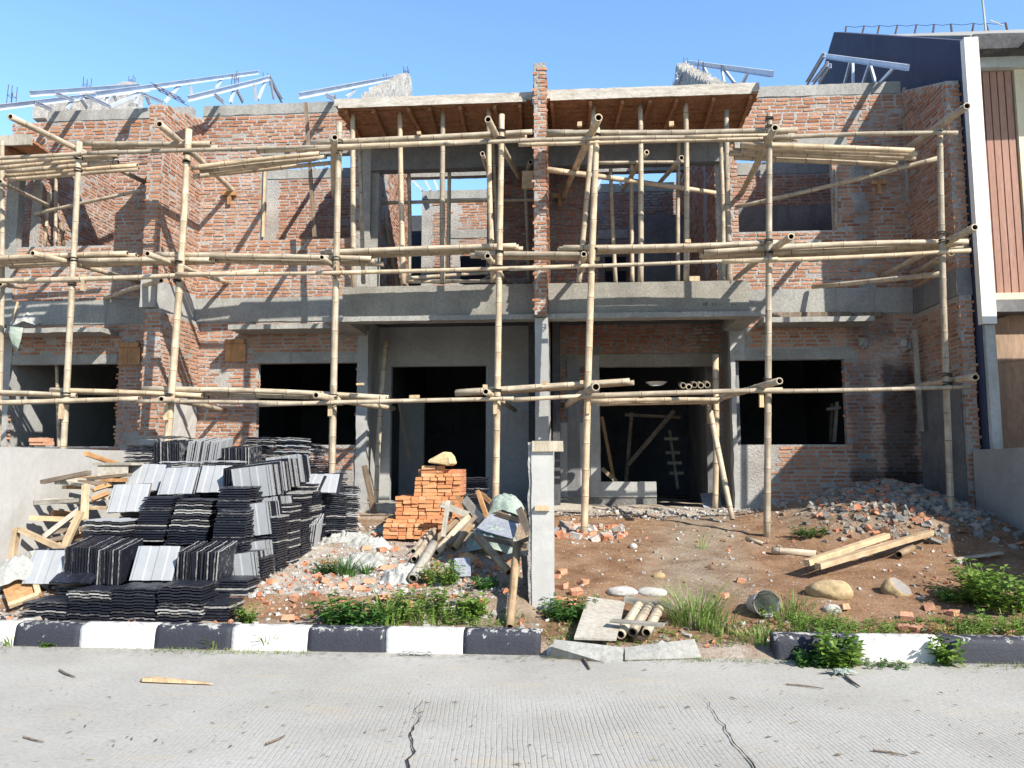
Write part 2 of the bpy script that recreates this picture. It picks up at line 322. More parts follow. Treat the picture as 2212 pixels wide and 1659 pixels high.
# ------------------------------------------------------------------ road, kerb, lot ground
def road_mat():
    m, n, b = new_mat('grooved_concrete_road'); mp = coord(n, 'world')
    t1 = noise_tex(n, mp, .9, 6, .6); t2 = noise_tex(n, mp, 34, 6, .75); t4 = noise_tex(n, coord(n, 'world', (.5, 2.2, 1)), 1.7, 6, .7)
    r1 = ramp(n, t1.outputs[0], [(.3, (.325, .31, .275)), (.5, (.38, .365, .33)), (.7, (.425, .41, .375))])
    f2 = ramp(n, t2.outputs[0], [(.25, g(.62)), (.5, g(1.0)), (.8, g(1.2))])
    c = mix(n, .8, r1.outputs[0], f2.outputs[0], 'MULTIPLY')
    f4 = ramp(n, t4.outputs[0], [(.56, g(0)), (.74, g(.6))]); c = mix(n, f4.outputs[0], c, (.46, .37, .25))
    # broom grooves running away from the kerb
    sx = N(n, 'ShaderNodeSeparateXYZ'); gm = N(n, 'ShaderNodeNewGeometry'); n.links.new(gm.outputs['Position'], sx.inputs[0])
    wob = noise_tex(n, coord(n, 'world', (1, .25, 1)), 2.5, 4, .6)
    a1 = N(n, 'ShaderNodeMath', operation='MULTIPLY_ADD'); a1.inputs[1].default_value = .10; n.links.new(wob.outputs[0], a1.inputs[0]); n.links.new(sx.outputs[0], a1.inputs[2])
    yy = N(n, 'ShaderNodeMath', operation='MULTIPLY_ADD'); yy.inputs[1].default_value = .09; n.links.new(sx.outputs[1], yy.inputs[0]); n.links.new(a1.outputs[0], yy.inputs[2])
    a2 = N(n, 'ShaderNodeMath', operation='MULTIPLY'); a2.inputs[1].default_value = 2*math.pi/.030; n.links.new(yy.outputs[0], a2.inputs[0])
    sn = N(n, 'ShaderNodeMath', operation='SINE'); n.links.new(a2.outputs[0], sn.inputs[0])
    gr = ramp(n, sn.outputs[0], [(.55, g(0)), (.95, g(1))])
    # where the grooves survive: away from the kerb, worn off to the left
    ym = N(n, 'ShaderNodeMapRange'); ym.inputs[1].default_value = 5.75; ym.inputs[2].default_value = 5.1; n.links.new(sx.outputs[1], ym.inputs[0])
    xm = N(n, 'ShaderNodeMapRange'); xm.inputs[1].default_value = -2.6; xm.inputs[2].default_value = .2; xm.inputs[3].default_value = .18; n.links.new(sx.outputs[0], xm.inputs[0])
    wn = noise_tex(n, mp, 1.6, 5, .65); wr = ramp(n, wn.outputs[0], [(.32, g(.15)), (.6, g(1))])
    k = N(n, 'ShaderNodeMath', operation='MULTIPLY'); n.links.new(ym.outputs[0], k.inputs[0]); n.links.new(xm.outputs[0], k.inputs[1])
    k2 = N(n, 'ShaderNodeMath', operation='MULTIPLY'); n.links.new(k.outputs[0], k2.inputs[0]); n.links.new(wr.outputs[0], k2.inputs[1])
    k3 = N(n, 'ShaderNodeMath', operation='MULTIPLY'); n.links.new(k2.outputs[0], k3.inputs[0]); n.links.new(gr.outputs[0], k3.inputs[1])
    k4 = N(n, 'ShaderNodeMath', operation='MULTIPLY'); n.links.new(k3.outputs[0], k4.inputs[0]); k4.inputs[1].default_value = .11
    c = mix(n, k4.outputs[0], c, (.20, .195, .185))
    n.links.new(c, b.inputs['Base Color']); b.inputs['Roughness'].default_value = .9; b.inputs['Specular IOR Level'].default_value = .25
    h = N(n, 'ShaderNodeMath', operation='MULTIPLY_ADD'); h.inputs[1].default_value = -1.0; n.links.new(k3.outputs[0], h.inputs[0]); n.links.new(t2.outputs[0], h.inputs[2])
    bump(n, b, h.outputs[0], .003); return m
def soil_mat():
    m, n, b = new_mat('lot_soil'); mp = coord(n, 'world'); at_ = N(n, 'ShaderNodeVertexColor', layer_name='zone')
    sp = N(n, 'ShaderNodeSeparateColor'); n.links.new(at_.outputs[0], sp.inputs[0])
    t1 = noise_tex(n, mp, 2.6, 8, .65); t2 = noise_tex(n, mp, 24, 8, .75); vo = N(n, 'ShaderNodeTexVoronoi'); vo.inputs['Scale'].default_value = 30; n.links.new(mp.outputs[0], vo.inputs['Vector'])
    red = ramp(n, t1.outputs[0], [(.3, (.18, .10, .058)), (.5, (.285, .17, .10)), (.7, (.36, .245, .16))])
    grey = ramp(n, t1.outputs[0], [(.3, (.21, .155, .11)), (.5, (.30, .23, .165)), (.7, (.37, .30, .225))])
    pale = ramp(n, t1.outputs[0], [(.3, (.34, .26, .20)), (.5, (.44, .37, .30)), (.7, (.52, .48, .43))])
    def masked(ch, lo=.25, hi=.75):
        a = N(n, 'ShaderNodeMath', operation='MULTIPLY_ADD'); a.inputs[1].default_value = .55; n.links.new(t1.outputs[0], a.inputs[0]); n.links.new(ch, a.inputs[2])
        s_ = N(n, 'ShaderNodeMapRange'); s_.inputs[1].default_value = lo+.28; s_.inputs[2].default_value = hi+.28; n.links.new(a.outputs[0], s_.inputs[0]); return s_.outputs[0]
    c = mix(n, masked(sp.outputs[1]), red.outputs[0], grey.outputs[0]); c = mix(n, masked(sp.outputs[2]), c, pale.outputs[0])
    f2 = ramp(n, t2.outputs[0], [(.25, g(.5)), (.5, g(1)), (.75, g(1.3))]); c = mix(n, .8, c, f2.outputs[0], 'MULTIPLY')
    pb = ramp(n, vo.outputs['Color'], [(.80, g(0)), (.86, g(1))])
    pd = ramp(n, vo.outputs['Distance'], [(.22, g(1)), (.34, g(0))])
    pm = N(n, 'ShaderNodeMath', operation='MULTIPLY'); n.links.new(pb.outputs[0], pm.inputs[0]); n.links.new(pd.outputs[0], pm.inputs[1])
    c = mix(n, pm.outputs[0], c, (.50, .48, .44))
    n.links.new(c, b.inputs['Base Color']); b.inputs['Roughness'].default_value = .95; b.inputs['Specular IOR Level'].default_value = .15
    bump(n, b, t2.outputs[0], .03); return m
M['road'] = road_mat(); M['soil'] = soil_mat()
M['far_ground'] = stone('far_ground', (.14, .11, .07), (.18, .15, .10), None, .5, 6)
def kerb_mat(name, base, under, lo, hi):
    m, n, b = new_mat(name); mp = coord(n, 'world'); t1 = noise_tex(n, mp, 13, 7, .72, .3); t2 = noise_tex(n, mp, 40, 5, .7)
    sx = N(n, 'ShaderNodeSeparateXYZ'); gm = N(n, 'ShaderNodeNewGeometry'); n.links.new(gm.outputs['Position'], sx.inputs[0])
    zr = N(n, 'ShaderNodeMapRange'); zr.inputs[1].default_value = .10; zr.inputs[2].default_value = .20; zr.inputs[3].default_value = 0; zr.inputs[4].default_value = .16; n.links.new(sx.outputs[2], zr.inputs[0])
    ad = N(n, 'ShaderNodeMath', operation='ADD'); n.links.new(t1.outputs[0], ad.inputs[0]); n.links.new(zr.outputs[0], ad.inputs[1])
    f = ramp(n, ad.outputs[0], [(lo, g(0)), (hi, g(1))]); f2 = ramp(n, t2.outputs[0], [(.3, g(.75)), (.7, g(1.15))])
    c = mix(n, f.outputs[0], base, under); c = mix(n, .8, c, f2.outputs[0], 'MULTIPLY')
    n.links.new(c, b.inputs['Base Color']); b.inputs['Roughness'].default_value = .7; bump(n, b, t2.outputs[0], .006); return m
M['kerb_black'] = kerb_mat('chipped_black_paint', (.028, .030, .042), (.42, .41, .38), .665, .71)
M['kerb_white'] = kerb_mat('worn_white_paint', (.68, .67, .63), (.36, .35, .32), .56, .76)

gm_ = MB(); gm_.add([(-300, -300, -.06), (300, -300, -.06), (300, 400, -.06), (-300, 400, -.06)], [(0, 1, 2, 3)])
struct(gm_.build('ground', M['far_ground'], origin=(0, 0, 0)))
rd = MB(); nx, ny = 60, 24
vs = []; 
for j in range(ny+1):
    for i in range(nx+1):
        x = lerp(-40, 40, i/nx); y = lerp(-8, 6.52, j/ny); vs.append((x, y, .006*noise.noise(Vector((x*.6, y*.6, 0)))))
rd.add(vs, [(j*(nx+1)+i, j*(nx+1)+i+1, (j+1)*(nx+1)+i+1, (j+1)*(nx+1)+i) for j in range(ny) for i in range(nx)])
struct(rd.build('road', M['road'], origin=(0, 0, 0), smooth=True))
def crack(pts, w0, w1):
    mb = MB(); P = [atZ(x, y, .012) for x, y in pts]; out = []
    for i in range(len(P)-1):
        for k in range(6):
            t = k/6; p = P[i].lerp(P[i+1], t); out.append(p+Vector((noise.noise(Vector((p.x*9, p.y*9, 1)))*.03, 0, 0)))
    out.append(P[-1]); vs = []
    for i, p in enumerate(out):
        wd = lerp(w0, w1, i/len(out))*R.uniform(.5, 1.3); vs += [(p.x-wd, p.y, p.z), (p.x+wd, p.y, p.z)]
    mb.add(vs, [(2*i, 2*i+1, 2*i+3, 2*i+2) for i in range(len(out)-1)])
    return struct(mb.build('road_crack', M['shadowgap']))
crack([(908, 1512), (902, 1535), (906, 1556), (888, 1580), (894, 1605), (886, 1640), (880, 1690)], .002, .0075)
crack([(1520, 1505), (1545, 1540), (1572, 1580), (1600, 1618), (1640, 1680)], .0015, .006)

MOUNDS = [(4.55, 11.7, 1.35, 1.2, .52), (5.0, 10.3, .9, .9, .22), (3.9, 10.6, .9, .7, .16), (-.95, 9.9, .55, .9, .38), (-1.3, 8.9, .5, .7, .16), (2.3, 7.75, .5, .25, .05)]
def prof(y, pts):
    for (a, za), (b, zb) in zip(pts, pts[1:]):
        if y <= b: return lerp(za, zb, max(0, min(1, (y-a)/(b-a))))
    return pts[-1][1]
PA = [(6.47, -.05), (6.60, .10), (7.15, .13), (7.25, .16), (7.42, .29), (8.5, .42), (10.7, .64), (12.4, .80), (13, .84), (40, .84)]
PB = [(6.36, -.04), (6.48, .0), (6.62, .05), (7.0, .10), (7.6, .19), (8.5, .36), (10.7, .64), (12.4, .82), (13, .86), (40, .86)]
def hgt(x, y):
    t = sm(-.5, -.1, x); z = lerp(prof(y, PA), prof(y, PB), t)
    for mx, my, sx_, sy_, h in MOUNDS: z += h*math.exp(-((x-mx)/sx_)**2*1.2-((y-my)/sy_)**2*1.2)
    k = sm(6.6, 7.2, y)
    z += k*(.035*noise.noise(Vector((x*1.3, y*1.3, 3)))+.022*noise.noise(Vector((x*4, y*4, 7)))+.010*noise.noise(Vector((x*11, y*11, 9))))
    return z
def gnd(px, py):
    """where the line of sight through a picture point meets the lot"""
    r = ray(px, py); t = 5.0
    while t < 20:
        p = ORG+r*t
        if p.y > 6.36 and p.z < hgt(p.x, p.y): break
        if p.y <= 6.36 and p.z < 0: break
        t += .02
    return ORG+r*t
xs = []; x = -16.0
while x < 12: xs.append(x); x += .055 if -6.7 < x < 6.2 else .5
ys = []; y = 6.34
while y < 20: ys.append(y); y += .05 if y < 13 else .4
vs = [(x, y, hgt(x, y)) for y in ys for x in xs]; nxs = len(xs)
lot = MB(); lot.add(vs, [(j*nxs+i, j*nxs+i+1, (j+1)*nxs+i+1, (j+1)*nxs+i) for j in range(len(ys)-1) for i in range(nxs-1)])
lo = struct(lot.build('lot_ground', M['soil'], origin=(0, 0, 0), smooth=True))
ca = lo.data.color_attributes.new('zone', 'FLOAT_COLOR', 'POINT'); buf = []
for x, y, z in vs:
    left = 1-sm(-.45, -.1, x)
    grey = 0; pale = 0
    path = math.exp(-((x-1.25-.18*(y-8))/.75)**2)*sm(7.2, 8, y)          # trodden path up to the porch
    grey = max(grey, .8*path*(1-left)); heap = math.exp(-((x-4.5)/1.5)**2-((y-11.3)/1.3)**2); grey = max(grey, min(1, 1.3*heap*(1-left)))
    if left > .5:
        pale = .75*math.exp(-((x+2.2)/1.4)**2-((y-8.6)/1.6)**2)+.3; grey = .5
        if 7.1 < y < 7.45: pale *= .1; grey *= .2
        if x > -1.6: pale *= .5; grey = .7
    pale = max(pale, .8*sm(11.6, 12.4, y)*(1 if x < 3 else .3), .6*(1-sm(6.6, 7.0, y)))
    buf += [0, grey, pale, 1]
ca.data.foreach_set('color', buf)

# kerb: each painted length is a block of its own
def kerb_block(px0, px1, yref, colour, label):
    a = at(px0, yref, 6.47); b = at(px1, yref, 6.47); mb = MB(); x0, x1 = a.x+.003, b.x-.003; n = max(2, int((x1-x0)/.04))
    prof_ = [(6.47, -.02), (6.475, .05), (6.48, .10), (6.485, .145), (6.495, .172), (6.52, .187), (6.60, .192), (6.64, .185), (6.65, .0)]
    vs = []
    for i in range(n+1):
        x = lerp(x0, x1, i/n); e = .006*(math.exp(-i*1.2)+math.exp(-(n-i)*1.2))
        for (yy, zz) in prof_:
            q = Vector((x*7, yy*7, zz*7)); vs.append((x, yy+e+.006*noise.noise(q)+.004*noise.noise(q*3.1), zz-e*.8+.005*noise.noise(q*2.3+Vector((5, 0, 0)))))
    m_ = len(prof_); fs = [(i*m_+k, (i+1)*m_+k, (i+1)*m_+k+1, i*m_+k+1) for i in range(n) for k in range(m_-1)]
    fs += [tuple(range(m_)), tuple(n*m_+k for k in range(m_))[::-1]]
    mb.add(vs, fs)
    return tag(mb.build('kerb_block', M['kerb_'+colour], smooth=True), label, 'kerb', 'painted kerb blocks along the road')
kerb_block(-140, 28, 1380, 'white', 'white painted kerb block at the far left end of the kerb')
kerb_block(28, 168, 1380, 'black', 'leftmost black painted kerb block, badly flaked along its top, below the roof tiles')
kerb_block(168, 332, 1382, 'white', 'white kerb block directly below the front roof tile stacks')
kerb_block(332, 497, 1385, 'black', 'black kerb block below the right corner of the roof tile heap')
kerb_block(497, 663, 1388, 'white', 'white kerb block with a grass tuft sprouting at its foot')
kerb_block(663, 832, 1390, 'black', 'black kerb block below the leafy weeds left of the bamboo offcuts')
kerb_block(832, 1000, 1392, 'white', 'white kerb block with tangled pale string lying at its foot')
kerb_block(1000, 1168, 1395, 'black', 'black kerb block with a rounded broken end beside the concrete pillar')
kerb_block(1675, 1854, 1408, 'black', 'black kerb block behind the broad-leaved weed on the road edge')
kerb_block(1854, 2037, 1410, 'white', 'white kerb block between the two right-hand black blocks')
kerb_block(2037, 2225, 1412, 'black', 'rightmost smooth black kerb block in the photo')
kerb_block(2225, 2400, 1414, 'white', 'white kerb block just beyond the right edge of the photo')
def slab(pts, th, mat, name, label, cat, group=None, rough=.006):
    """a flat board or slab with a given outline (world points), th thick"""
    mb = MB(); P = [Vector(p) for p in pts]; n = (P[1]-P[0]).cross(P[-1]-P[0]).normalized()
    if n.z < 0: n = -n
    k = len(P); mb.add([p for p in P]+[p-n*th for p in P], [tuple(range(k)), tuple(range(k, 2*k))[::-1]]+[(i, i+k, (i+1) % k+k, (i+1) % k) for i in range(k)])
    return tag(mb.build(name, mat), label, cat, group)
def Z(px, py, z): return atZ(px, py, z)
slab([Z(1188, 1412, .012), Z(1346, 1425, .012), Z(1346, 1398, .09), Z(1198, 1381, .15)], .08, M['concrete'], 'ramp_slab', 'left tilted half of the broken concrete ramp slab in the kerb gap', 'concrete slab', 'broken ramp slabs')
slab([Z(1350, 1426, .012), Z(1516, 1421, .012), Z(1500, 1380, .15), Z(1350, 1398, .09)], .08, M['concrete'], 'ramp_slab', 'right tilted half of the broken concrete ramp slab in the kerb gap', 'concrete slab', 'broken ramp slabs')
# ------------------------------------------------------------------ brickwork
def brickwork(mb, O, U, Nn, u0, u1, z0, z1, holes=(), jl=0.0, jr=0.0, top=None, thick=.11, seed=1, skip=(), both=False, rag=0.0, mort=0, bri=1):
    """mortar body (slot 0) with every brick laid as its own small block (slot 1). O + U*u is the face, Nn points out of it.
       holes: (u0, u1, z0, z1); skip: plastered patches without bricks; top(u): sloping top; jl/jr: toothed ends"""
    rnd = random.Random(seed); O = Vector(O); U = Vector(U).normalized(); Nn = Vector(Nn).normalized(); Zv = Vector((0, 0, 1))
    P = lambda u, z, d: O+U*u+Zv*z+Nn*d
    us = sorted({u0, u1, *[min(max(h[0], u0), u1) for h in holes], *[min(max(h[1], u0), u1) for h in holes]})
    zs = sorted({z0, z1, *[min(max(h[2], z0), z1) for h in holes], *[min(max(h[3], z0), z1) for h in holes]})
    if top:
        k = max(2, int((u1-u0)/.25)); us = sorted(set(us) | {lerp(u0, u1, i/k) for i in range(k+1)})
    solid = lambda u, z: u0 < u < u1 and z0 < z < z1 and not any(h[0] < u < h[1] and h[2] < z < h[3] for h in holes)
    flip = U.cross(Zv).dot(Nn) < 0
    def q(a, b, c, d, mi=mort): mb.add([a, b, c, d] if not flip else [d, c, b, a], [(0, 1, 2, 3)], mi)
    for i in range(len(us)-1):
        for k in range(len(zs)-1):
            a, b, c, d = us[i], us[i+1], zs[k], zs[k+1]; um, zm = (a+b)/2, (c+d)/2
            if not solid(um, zm): continue
            last = k == len(zs)-2
            da = top(a) if (top and last) else d; db = top(b) if (top and last) else d
            q(P(a, c, 0), P(b, c, 0), P(b, db, 0), P(a, da, 0)); q(P(a, da, -thick), P(b, db, -thick), P(b, c, -thick), P(a, c, -thick))
            e = 1e-3
            if not solid(a-e, zm): q(P(a, c, -thick), P(a, c, 0), P(a, da, 0), P(a, da, -thick))
            if not solid(b+e, zm): q(P(b, c, 0), P(b, c, -thick), P(b, db, -thick), P(b, db, 0))
            if last or not solid(um, d+e): q(P(a, da, 0), P(b, db, 0), P(b, db, -thick), P(a, da, -thick))
            if not solid(um, c-e): q(P(a, c, -thick), P(b, c, -thick), P(b, c, 0), P(a, c, 0))
    pitch = .064
    nc = int((z1-z0)/pitch)
    for face in ((1, -1) if both else (1,)):
        off = 0 if face > 0 else -thick
        for r in range(nc):
            zb = z0+r*pitch+.006; zt = zb+pitch-.026+rnd.uniform(-.003, .003)
            u = u0-.09-rnd.uniform(0, .09)
            wav = rnd.uniform(-.004, .004)
            while u < u1+.1:
                L = rnd.uniform(.155, .20); a, b = u, u+L; u = b+rnd.uniform(.022, .05)
                el = jl*rnd.uniform(.2, 1) if r % 2 else 0; er = jr*rnd.uniform(.2, 1) if (r+1) % 2 else jr*.15*rnd.random()
                a = max(a, u0-el); b = min(b, u1+er)
                if b-a < .035: continue
                if top:
                    if min(top(max(u0, min(u1, a))), top(max(u0, min(u1, b)))) < zt: continue
                elif zt > z1: continue
                um, zm = (a+b)/2, (zb+zt)/2; bad = False
                for h in holes:
                    if h[2]-.004 < zt and h[3]+.004 > zb:
                        rg = rag*rnd.uniform(-.3, 1)
                        if h[0] <= a and b <= h[1]: bad = True
                        elif a < h[0] < b: b = h[0]+rg
                        elif a < h[1] < b: a = h[1]-rg
                if bad or b-a < .03: continue
                if any(s[0] < um < s[1] and s[2] < zm < s[3] for s in skip): continue
                if rnd.random() < .02: continue
                d1 = rnd.uniform(.003, .013); t = rnd.uniform(-.004, .004)
                j = lambda s=.0035: rnd.uniform(-s, s)
                c = []
                for dd in (off-face*.02, off+face*d1):
                    for uu, zz in ((a, zb), (b, zb), (b, zt), (a, zt)):
                        c.append(P(uu+j(), zz+j()+wav+(t if uu == b else -t), dd+j(.003)))
                mb.hexa(c, bri)
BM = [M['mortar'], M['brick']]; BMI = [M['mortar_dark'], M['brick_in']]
YF = 12.6; YR = 13.4
XV = Vector((1, 0, 0)); YV = Vector((0, 1, 0)); FR = Vector((0, -1, 0))
def wallpart(parent, name, O, U, Nn, u0, u1, z0, z1, mats=None, label=None, **kw):
    mb = MB(); brickwork(mb, O, U, Nn, u0, u1, z0, z1, **kw); o = mb.build(name, mats or BM, parent)
    if label: o['label'] = label
    return o
def conc(parent, name, x0, x1, y0, y1, z0, z1, mat='concrete', amp=.007, step=.12, top=None, label=None):
    mb = MB(); rough_box(mb, x0, x1, y0, y1, z0, z1, 0, step, amp, R.uniform(0, 50), top); o = mb.build(name, M[mat], parent)
    if label: o['label'] = label
    return o
def bars(parent, px, py0, py1, Y, n=4, sp=.10, tie=True):
    mb = MB(); a = at(px, py0, Y); b = at(px, py1, Y)
    for i in range(n):
        ox, oy = ((0, 0), (sp, 0), (0, .12), (sp, .12))[i % 4]
        mb.tube([(a.x+ox, Y+oy, b.z-.1), (a.x+ox+R.uniform(-.02, .02), Y+oy, lerp(b.z, a.z, R.uniform(.6, 1)))], .007, 5)
    if tie:
        z = lerp(b.z, a.z, .3); mb.tube([(a.x, Y, z), (a.x+sp, Y, z), (a.x+sp, Y+.12, z), (a.x, Y+.12, z), (a.x, Y, z)], .005, 4)
    return mb.build('starter_bars', M['rebar'], parent)

XL, XM, XR = -6.40, -.30, 5.55                     # inner faces of the three party walls
CA, CB, CC = -3.37, 2.65, -9.80                    # porch-side corners of the window bays
ZG, ZF0, ZF1, ZR0, ZR1 = .70, 3.98, 4.40, 7.68, 7.87
HA = thing('unfinished_house', 'unfinished brick house in the middle left, behind the roof tile heap and loose brick stack', 'house', ((XL+XM)/2, YF, .8), 'unfinished row houses')
HB = thing('unfinished_house', 'unfinished brick house on the right, next to the finished house with slatted panel', 'house', ((XM+XR)/2, YF, .8), 'unfinished row houses')
HC = thing('unfinished_house', 'unfinished brick house at the left edge, behind the low grey plastered wall', 'house', (-9, YF, .8), 'unfinished row houses')

# ---- house A, window bay front
lowA = (-5.25, -3.52, 1.88, 3.26); upA = (-5.30, -3.64, 5.41, 6.92)
WA1 = wallpart(HA, 'front_wall', (0, YF, 0), XV, FR, -6.42, CA, ZG, ZF0, holes=[lowA], skip=[(-3.54, -3.3, 0, 4), (-5.35, -3.4, 3.24, 3.44), (-3.9, -3.3, .5, 1.45), (-6.0, -5.75, 2.9, 3.2)], seed=11, rag=.05)
WA2 = wallpart(HA, 'front_wall', (0, YF, 0), XV, FR, -6.42, CA, ZF1, ZR0, holes=[upA], seed=12, skip=[(-3.6, -3.3, 4, 7.2)])
conc(HA, 'floor_beam', -6.40, CA, YF-.02, YF+.2, ZF0, ZF1, 'concrete')
conc(HA, 'ring_beam', -6.40, CA-.02, YF-.012, YF+.15, ZR0, ZR1, 'concrete', amp=.012)
conc(HA, 'corner_column', -3.53, CA+.02, YF-.025, YF+.15, ZG, ZF0, 'plaster', amp=.012, step=.09)
conc(WA1, 'lintel', -5.33, -3.53, YF-.016, YF+.1, 3.262, 3.42, 'concrete')
conc(WA1, 'window_hood', -5.55, -3.72, YF-.55, YF, 3.755, 3.835, 'concrete', amp=.006)
conc(WA2, 'window_column', -5.34, -5.25, YF-.004, YF+.12, 5.42, 6.9, 'concrete')
conc(WA2, 'lintel', -5.34, -3.5, YF-.006, YF+.12, 6.925, 7.04, 'concrete')
# ---- house B, window bay front
lowB = (2.70, 4.42, 1.87, 3.24); upB = (2.83, 4.37, 5.37, 6.80)
WB1 = wallpart(HB, 'front_wall', (0, YF, 0), XV, FR, CB, 5.56, ZG, ZF0, mats=[M['mortar_damp'], M['brick_damp']], holes=[lowB], skip=[(2.6, 2.9, 0, 4), (2.6, 4.6, 3.22, 3.42), (2.95, 3.25, .7, 1.9)], seed=21, rag=.05)
WB2 = wallpart(HB, 'front_wall', (0, YF, 0), XV, FR, CB, 5.56, ZF1, ZR0, mats=[M['mortar_damp'], M['brick_damp']], holes=[upB], seed=22, skip=[(4.75, 4.86, 4.4, 7.6)])
conc(HB, 'floor_beam', CB, 5.54, YF-.02, YF+.2, ZF0, ZF1, 'concrete')
conc(HB, 'ring_beam', CB+.02, 5.53, YF-.012, YF+.15, ZR0, ZR1, 'concrete', amp=.012)
conc(HB, 'corner_column', CB-.02, 2.70, YF-.025, YF+.15, ZG, ZF0, 'plaster', amp=.012, step=.09)
conc(HB, 'corner_column', 2.70, 2.86, YF-.018, YF+.1, 3.24, 3.96, 'plaster', amp=.01)
conc(WB1, 'lintel', 2.70, 4.58, YF-.016, YF+.1, 3.242, 3.40, 'concrete')
conc(WB1, 'window_hood', 3.05, 4.72, YF-.55, YF, 3.755, 3.835, 'concrete', amp=.006)
conc(WB2, 'lintel', 2.8, 4.62, YF-.03, YF+.1, 6.80, 6.93, 'concrete')
# ---- house C, window bay front
lowC = (-9.66, -7.71, 1.86, 3.28); upC = (-9.85, -7.93, 5.38, 7.0)
WC1 = wallpart(HC, 'front_wall', (0, YF, 0), XV, FR, CC, -6.60, ZG, ZF0, holes=[lowC], skip=[(-9.9, -9.6, 0, 4), (-9.7, -7.75, 3.26, 3.45), (-7.75, -7.5, 3.3, 3.75), (-7.6, -6.9, .8, 2.1)], seed=31, rag=.06)
WC2 = wallpart(HC, 'front_wall', (0, YF, 0), XV, FR, -9.95, -6.60, ZF1, ZR0, holes=[upC], seed=32)
conc(HC, 'floor_beam', -11.5, -6.60, YF-.02, YF+.2, ZF0, ZF1, 'concrete')
conc(HC, 'ring_beam', -9.3, -6.62, YF-.012, YF+.15, ZR0, ZR1, 'concrete', amp=.012)
conc(HC, 'corner_column', -9.98, -9.66, YF-.025, YF+.15, ZG, 3.75, 'plaster', amp=.012, step=.09)
conc(HC, 'upper_column', -9.95, -9.72, YF-.03, YF+.12, ZF1, 7.1, 'concrete')
conc(WC1, 'lintel', -9.66, -7.75, YF-.016, YF+.1, 3.282, 3.45, 'concrete')
conc(WC1, 'window_hood', -11.5, -7.75, YF-.5, YF, 3.755, 3.835, 'concrete', amp=.012)
# ---- party walls standing out in front of the facades
def fin(parent, x0, x1, yf, zb, topf, seed, jag=.035, lower=None, mats=None, back=YF, ps=()):
    mb = MB(); L = back-yf
    brickwork(mb, (x1, yf, 0), YV, XV, 0, L, zb, topf(L), top=topf, thick=x1-x0, both=True, seed=seed, skip=ps)
    brickwork(mb, (0, yf-.015, 0), XV, FR, x0+.004, x1-.004, zb, topf(0), thick=.05, seed=seed+1, jl=jag, jr=.035)
    return mb.build('party_wall', mats or BM, parent)
fin(HA, -6.62, XL, 11.3, 4.45, lambda u: 7.28+u*.28, 41)
fin(HB, -.48, XM, 11.0, 3.72, lambda u: 7.56-.01*u, 43, back=YR)
fin(HB, XR, 5.74, 11.2, 4.35, lambda u: 7.15+u*.40, 45, jag=.008)
conc(HA, 'party_beam', -6.63, XL+.01, 11.29, YF-.03, 3.98, 4.45, 'plaster', amp=.01)
conc(HB, 'party_beam', XR-.01, 5.75, 11.19, YF-.03, 3.96, 4.35, 'plaster_dark', amp=.01)
fin(HA, -6.56, -6.30, 11.35, 2.0, lambda u: 3.97, 47, ps=[(.35, 1.3, 2.0, 2.9)])
conc(HA, 'party_base', -6.57, -6.29, 11.36, YF-.03, .5, 2.0, 'plaster')
conc(HA, 'plaster_patch', -6.31, -6.275, 11.6, YF-.03, 2.0, 2.55, 'plaster_pale', amp=.015)
fin(HB, XR, 5.73, 11.2, 2.8, lambda u: 3.95, 49, jag=.008)
mbx = MB(); brickwork(mbx, (0, 11.2, 0), XV, FR, 5.56, 5.72, .5, 2.8, thick=.07, seed=50, jl=.035, jr=.035); mbx.build('party_wall_end', BM, HB)
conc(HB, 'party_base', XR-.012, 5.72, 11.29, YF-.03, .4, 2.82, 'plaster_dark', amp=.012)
conc(HB, 'porch_column', -.48, XM+.01, 11.15, YR, .6, 3.70, 'plaster', amp=.008, label='plastered party wall end below the brick pier')
# ---- porch recesses, ground floor
PAo = (at(845, 793, YR).x, at(1050, 793, YR).x, .8, at(900, 791, YR).z)
def plain_wall(parent, name, x0, x1, y, th, z0, z1, holes, mat):
    mb = MB(); brickwork(mb, (0, y, 0), XV, FR, x0, x1, z0, z1, holes=holes, thick=th, skip=[(-99, 99, -99, 99)]); return mb.build(name, [M[mat], M['brick']], parent)
plain_wall(HA, 'porch_wall', CA, -.48, YR, .14, .8, 4.12, [PAo], 'plaster')
PBo = (at(1295, 791, YR).x, at(1541, 791, YR).x, at(1300, 1042, YR).z, at(1400, 792, YR).z)
PBd = (at(1417, 1000, YR).x, PBo[1], .8, PBo[2]+.01)
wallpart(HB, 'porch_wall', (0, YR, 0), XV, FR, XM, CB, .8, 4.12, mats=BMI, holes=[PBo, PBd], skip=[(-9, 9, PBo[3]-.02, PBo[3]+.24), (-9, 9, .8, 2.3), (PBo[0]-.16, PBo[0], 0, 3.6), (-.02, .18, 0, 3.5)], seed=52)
conc(HB, 'lintel', .12, CB, YR-.02, YR+.1, PBo[3], PBo[3]+.22, 'concrete_new')
conc(HB, 'plaster_coat', XM, PBo[0], YR-.018, YR, 1.0, 2.28, 'plaster', amp=.004)
conc(HB, 'plaster_coat', PBo[0], PBd[0], YR-.02, YR+.16, 1.0, PBo[2]+.01, 'plaster', amp=.006)
conc(HB, 'door_column', PBo[0]-.17, PBo[0]-.01, YR-.03, YR+.1, 1.0, PBo[3]+.2, 'plaster', amp=.006)
conc(HB, 'door_column', -.02, .20, YR-.024, YR+.1, 1.0, PBo[3]+.15, 'plaster_dark', amp=.006)
for h, x, s in ((HA, CA, 1), (HB, CB, -1)):
    conc(h, 'porch_side_wall', min(x, x-s*.14), max(x, x-s*.14), YF+.15, YR+.0, .8, 4.12, 'plaster' if s > 0 else 'plaster_dark')
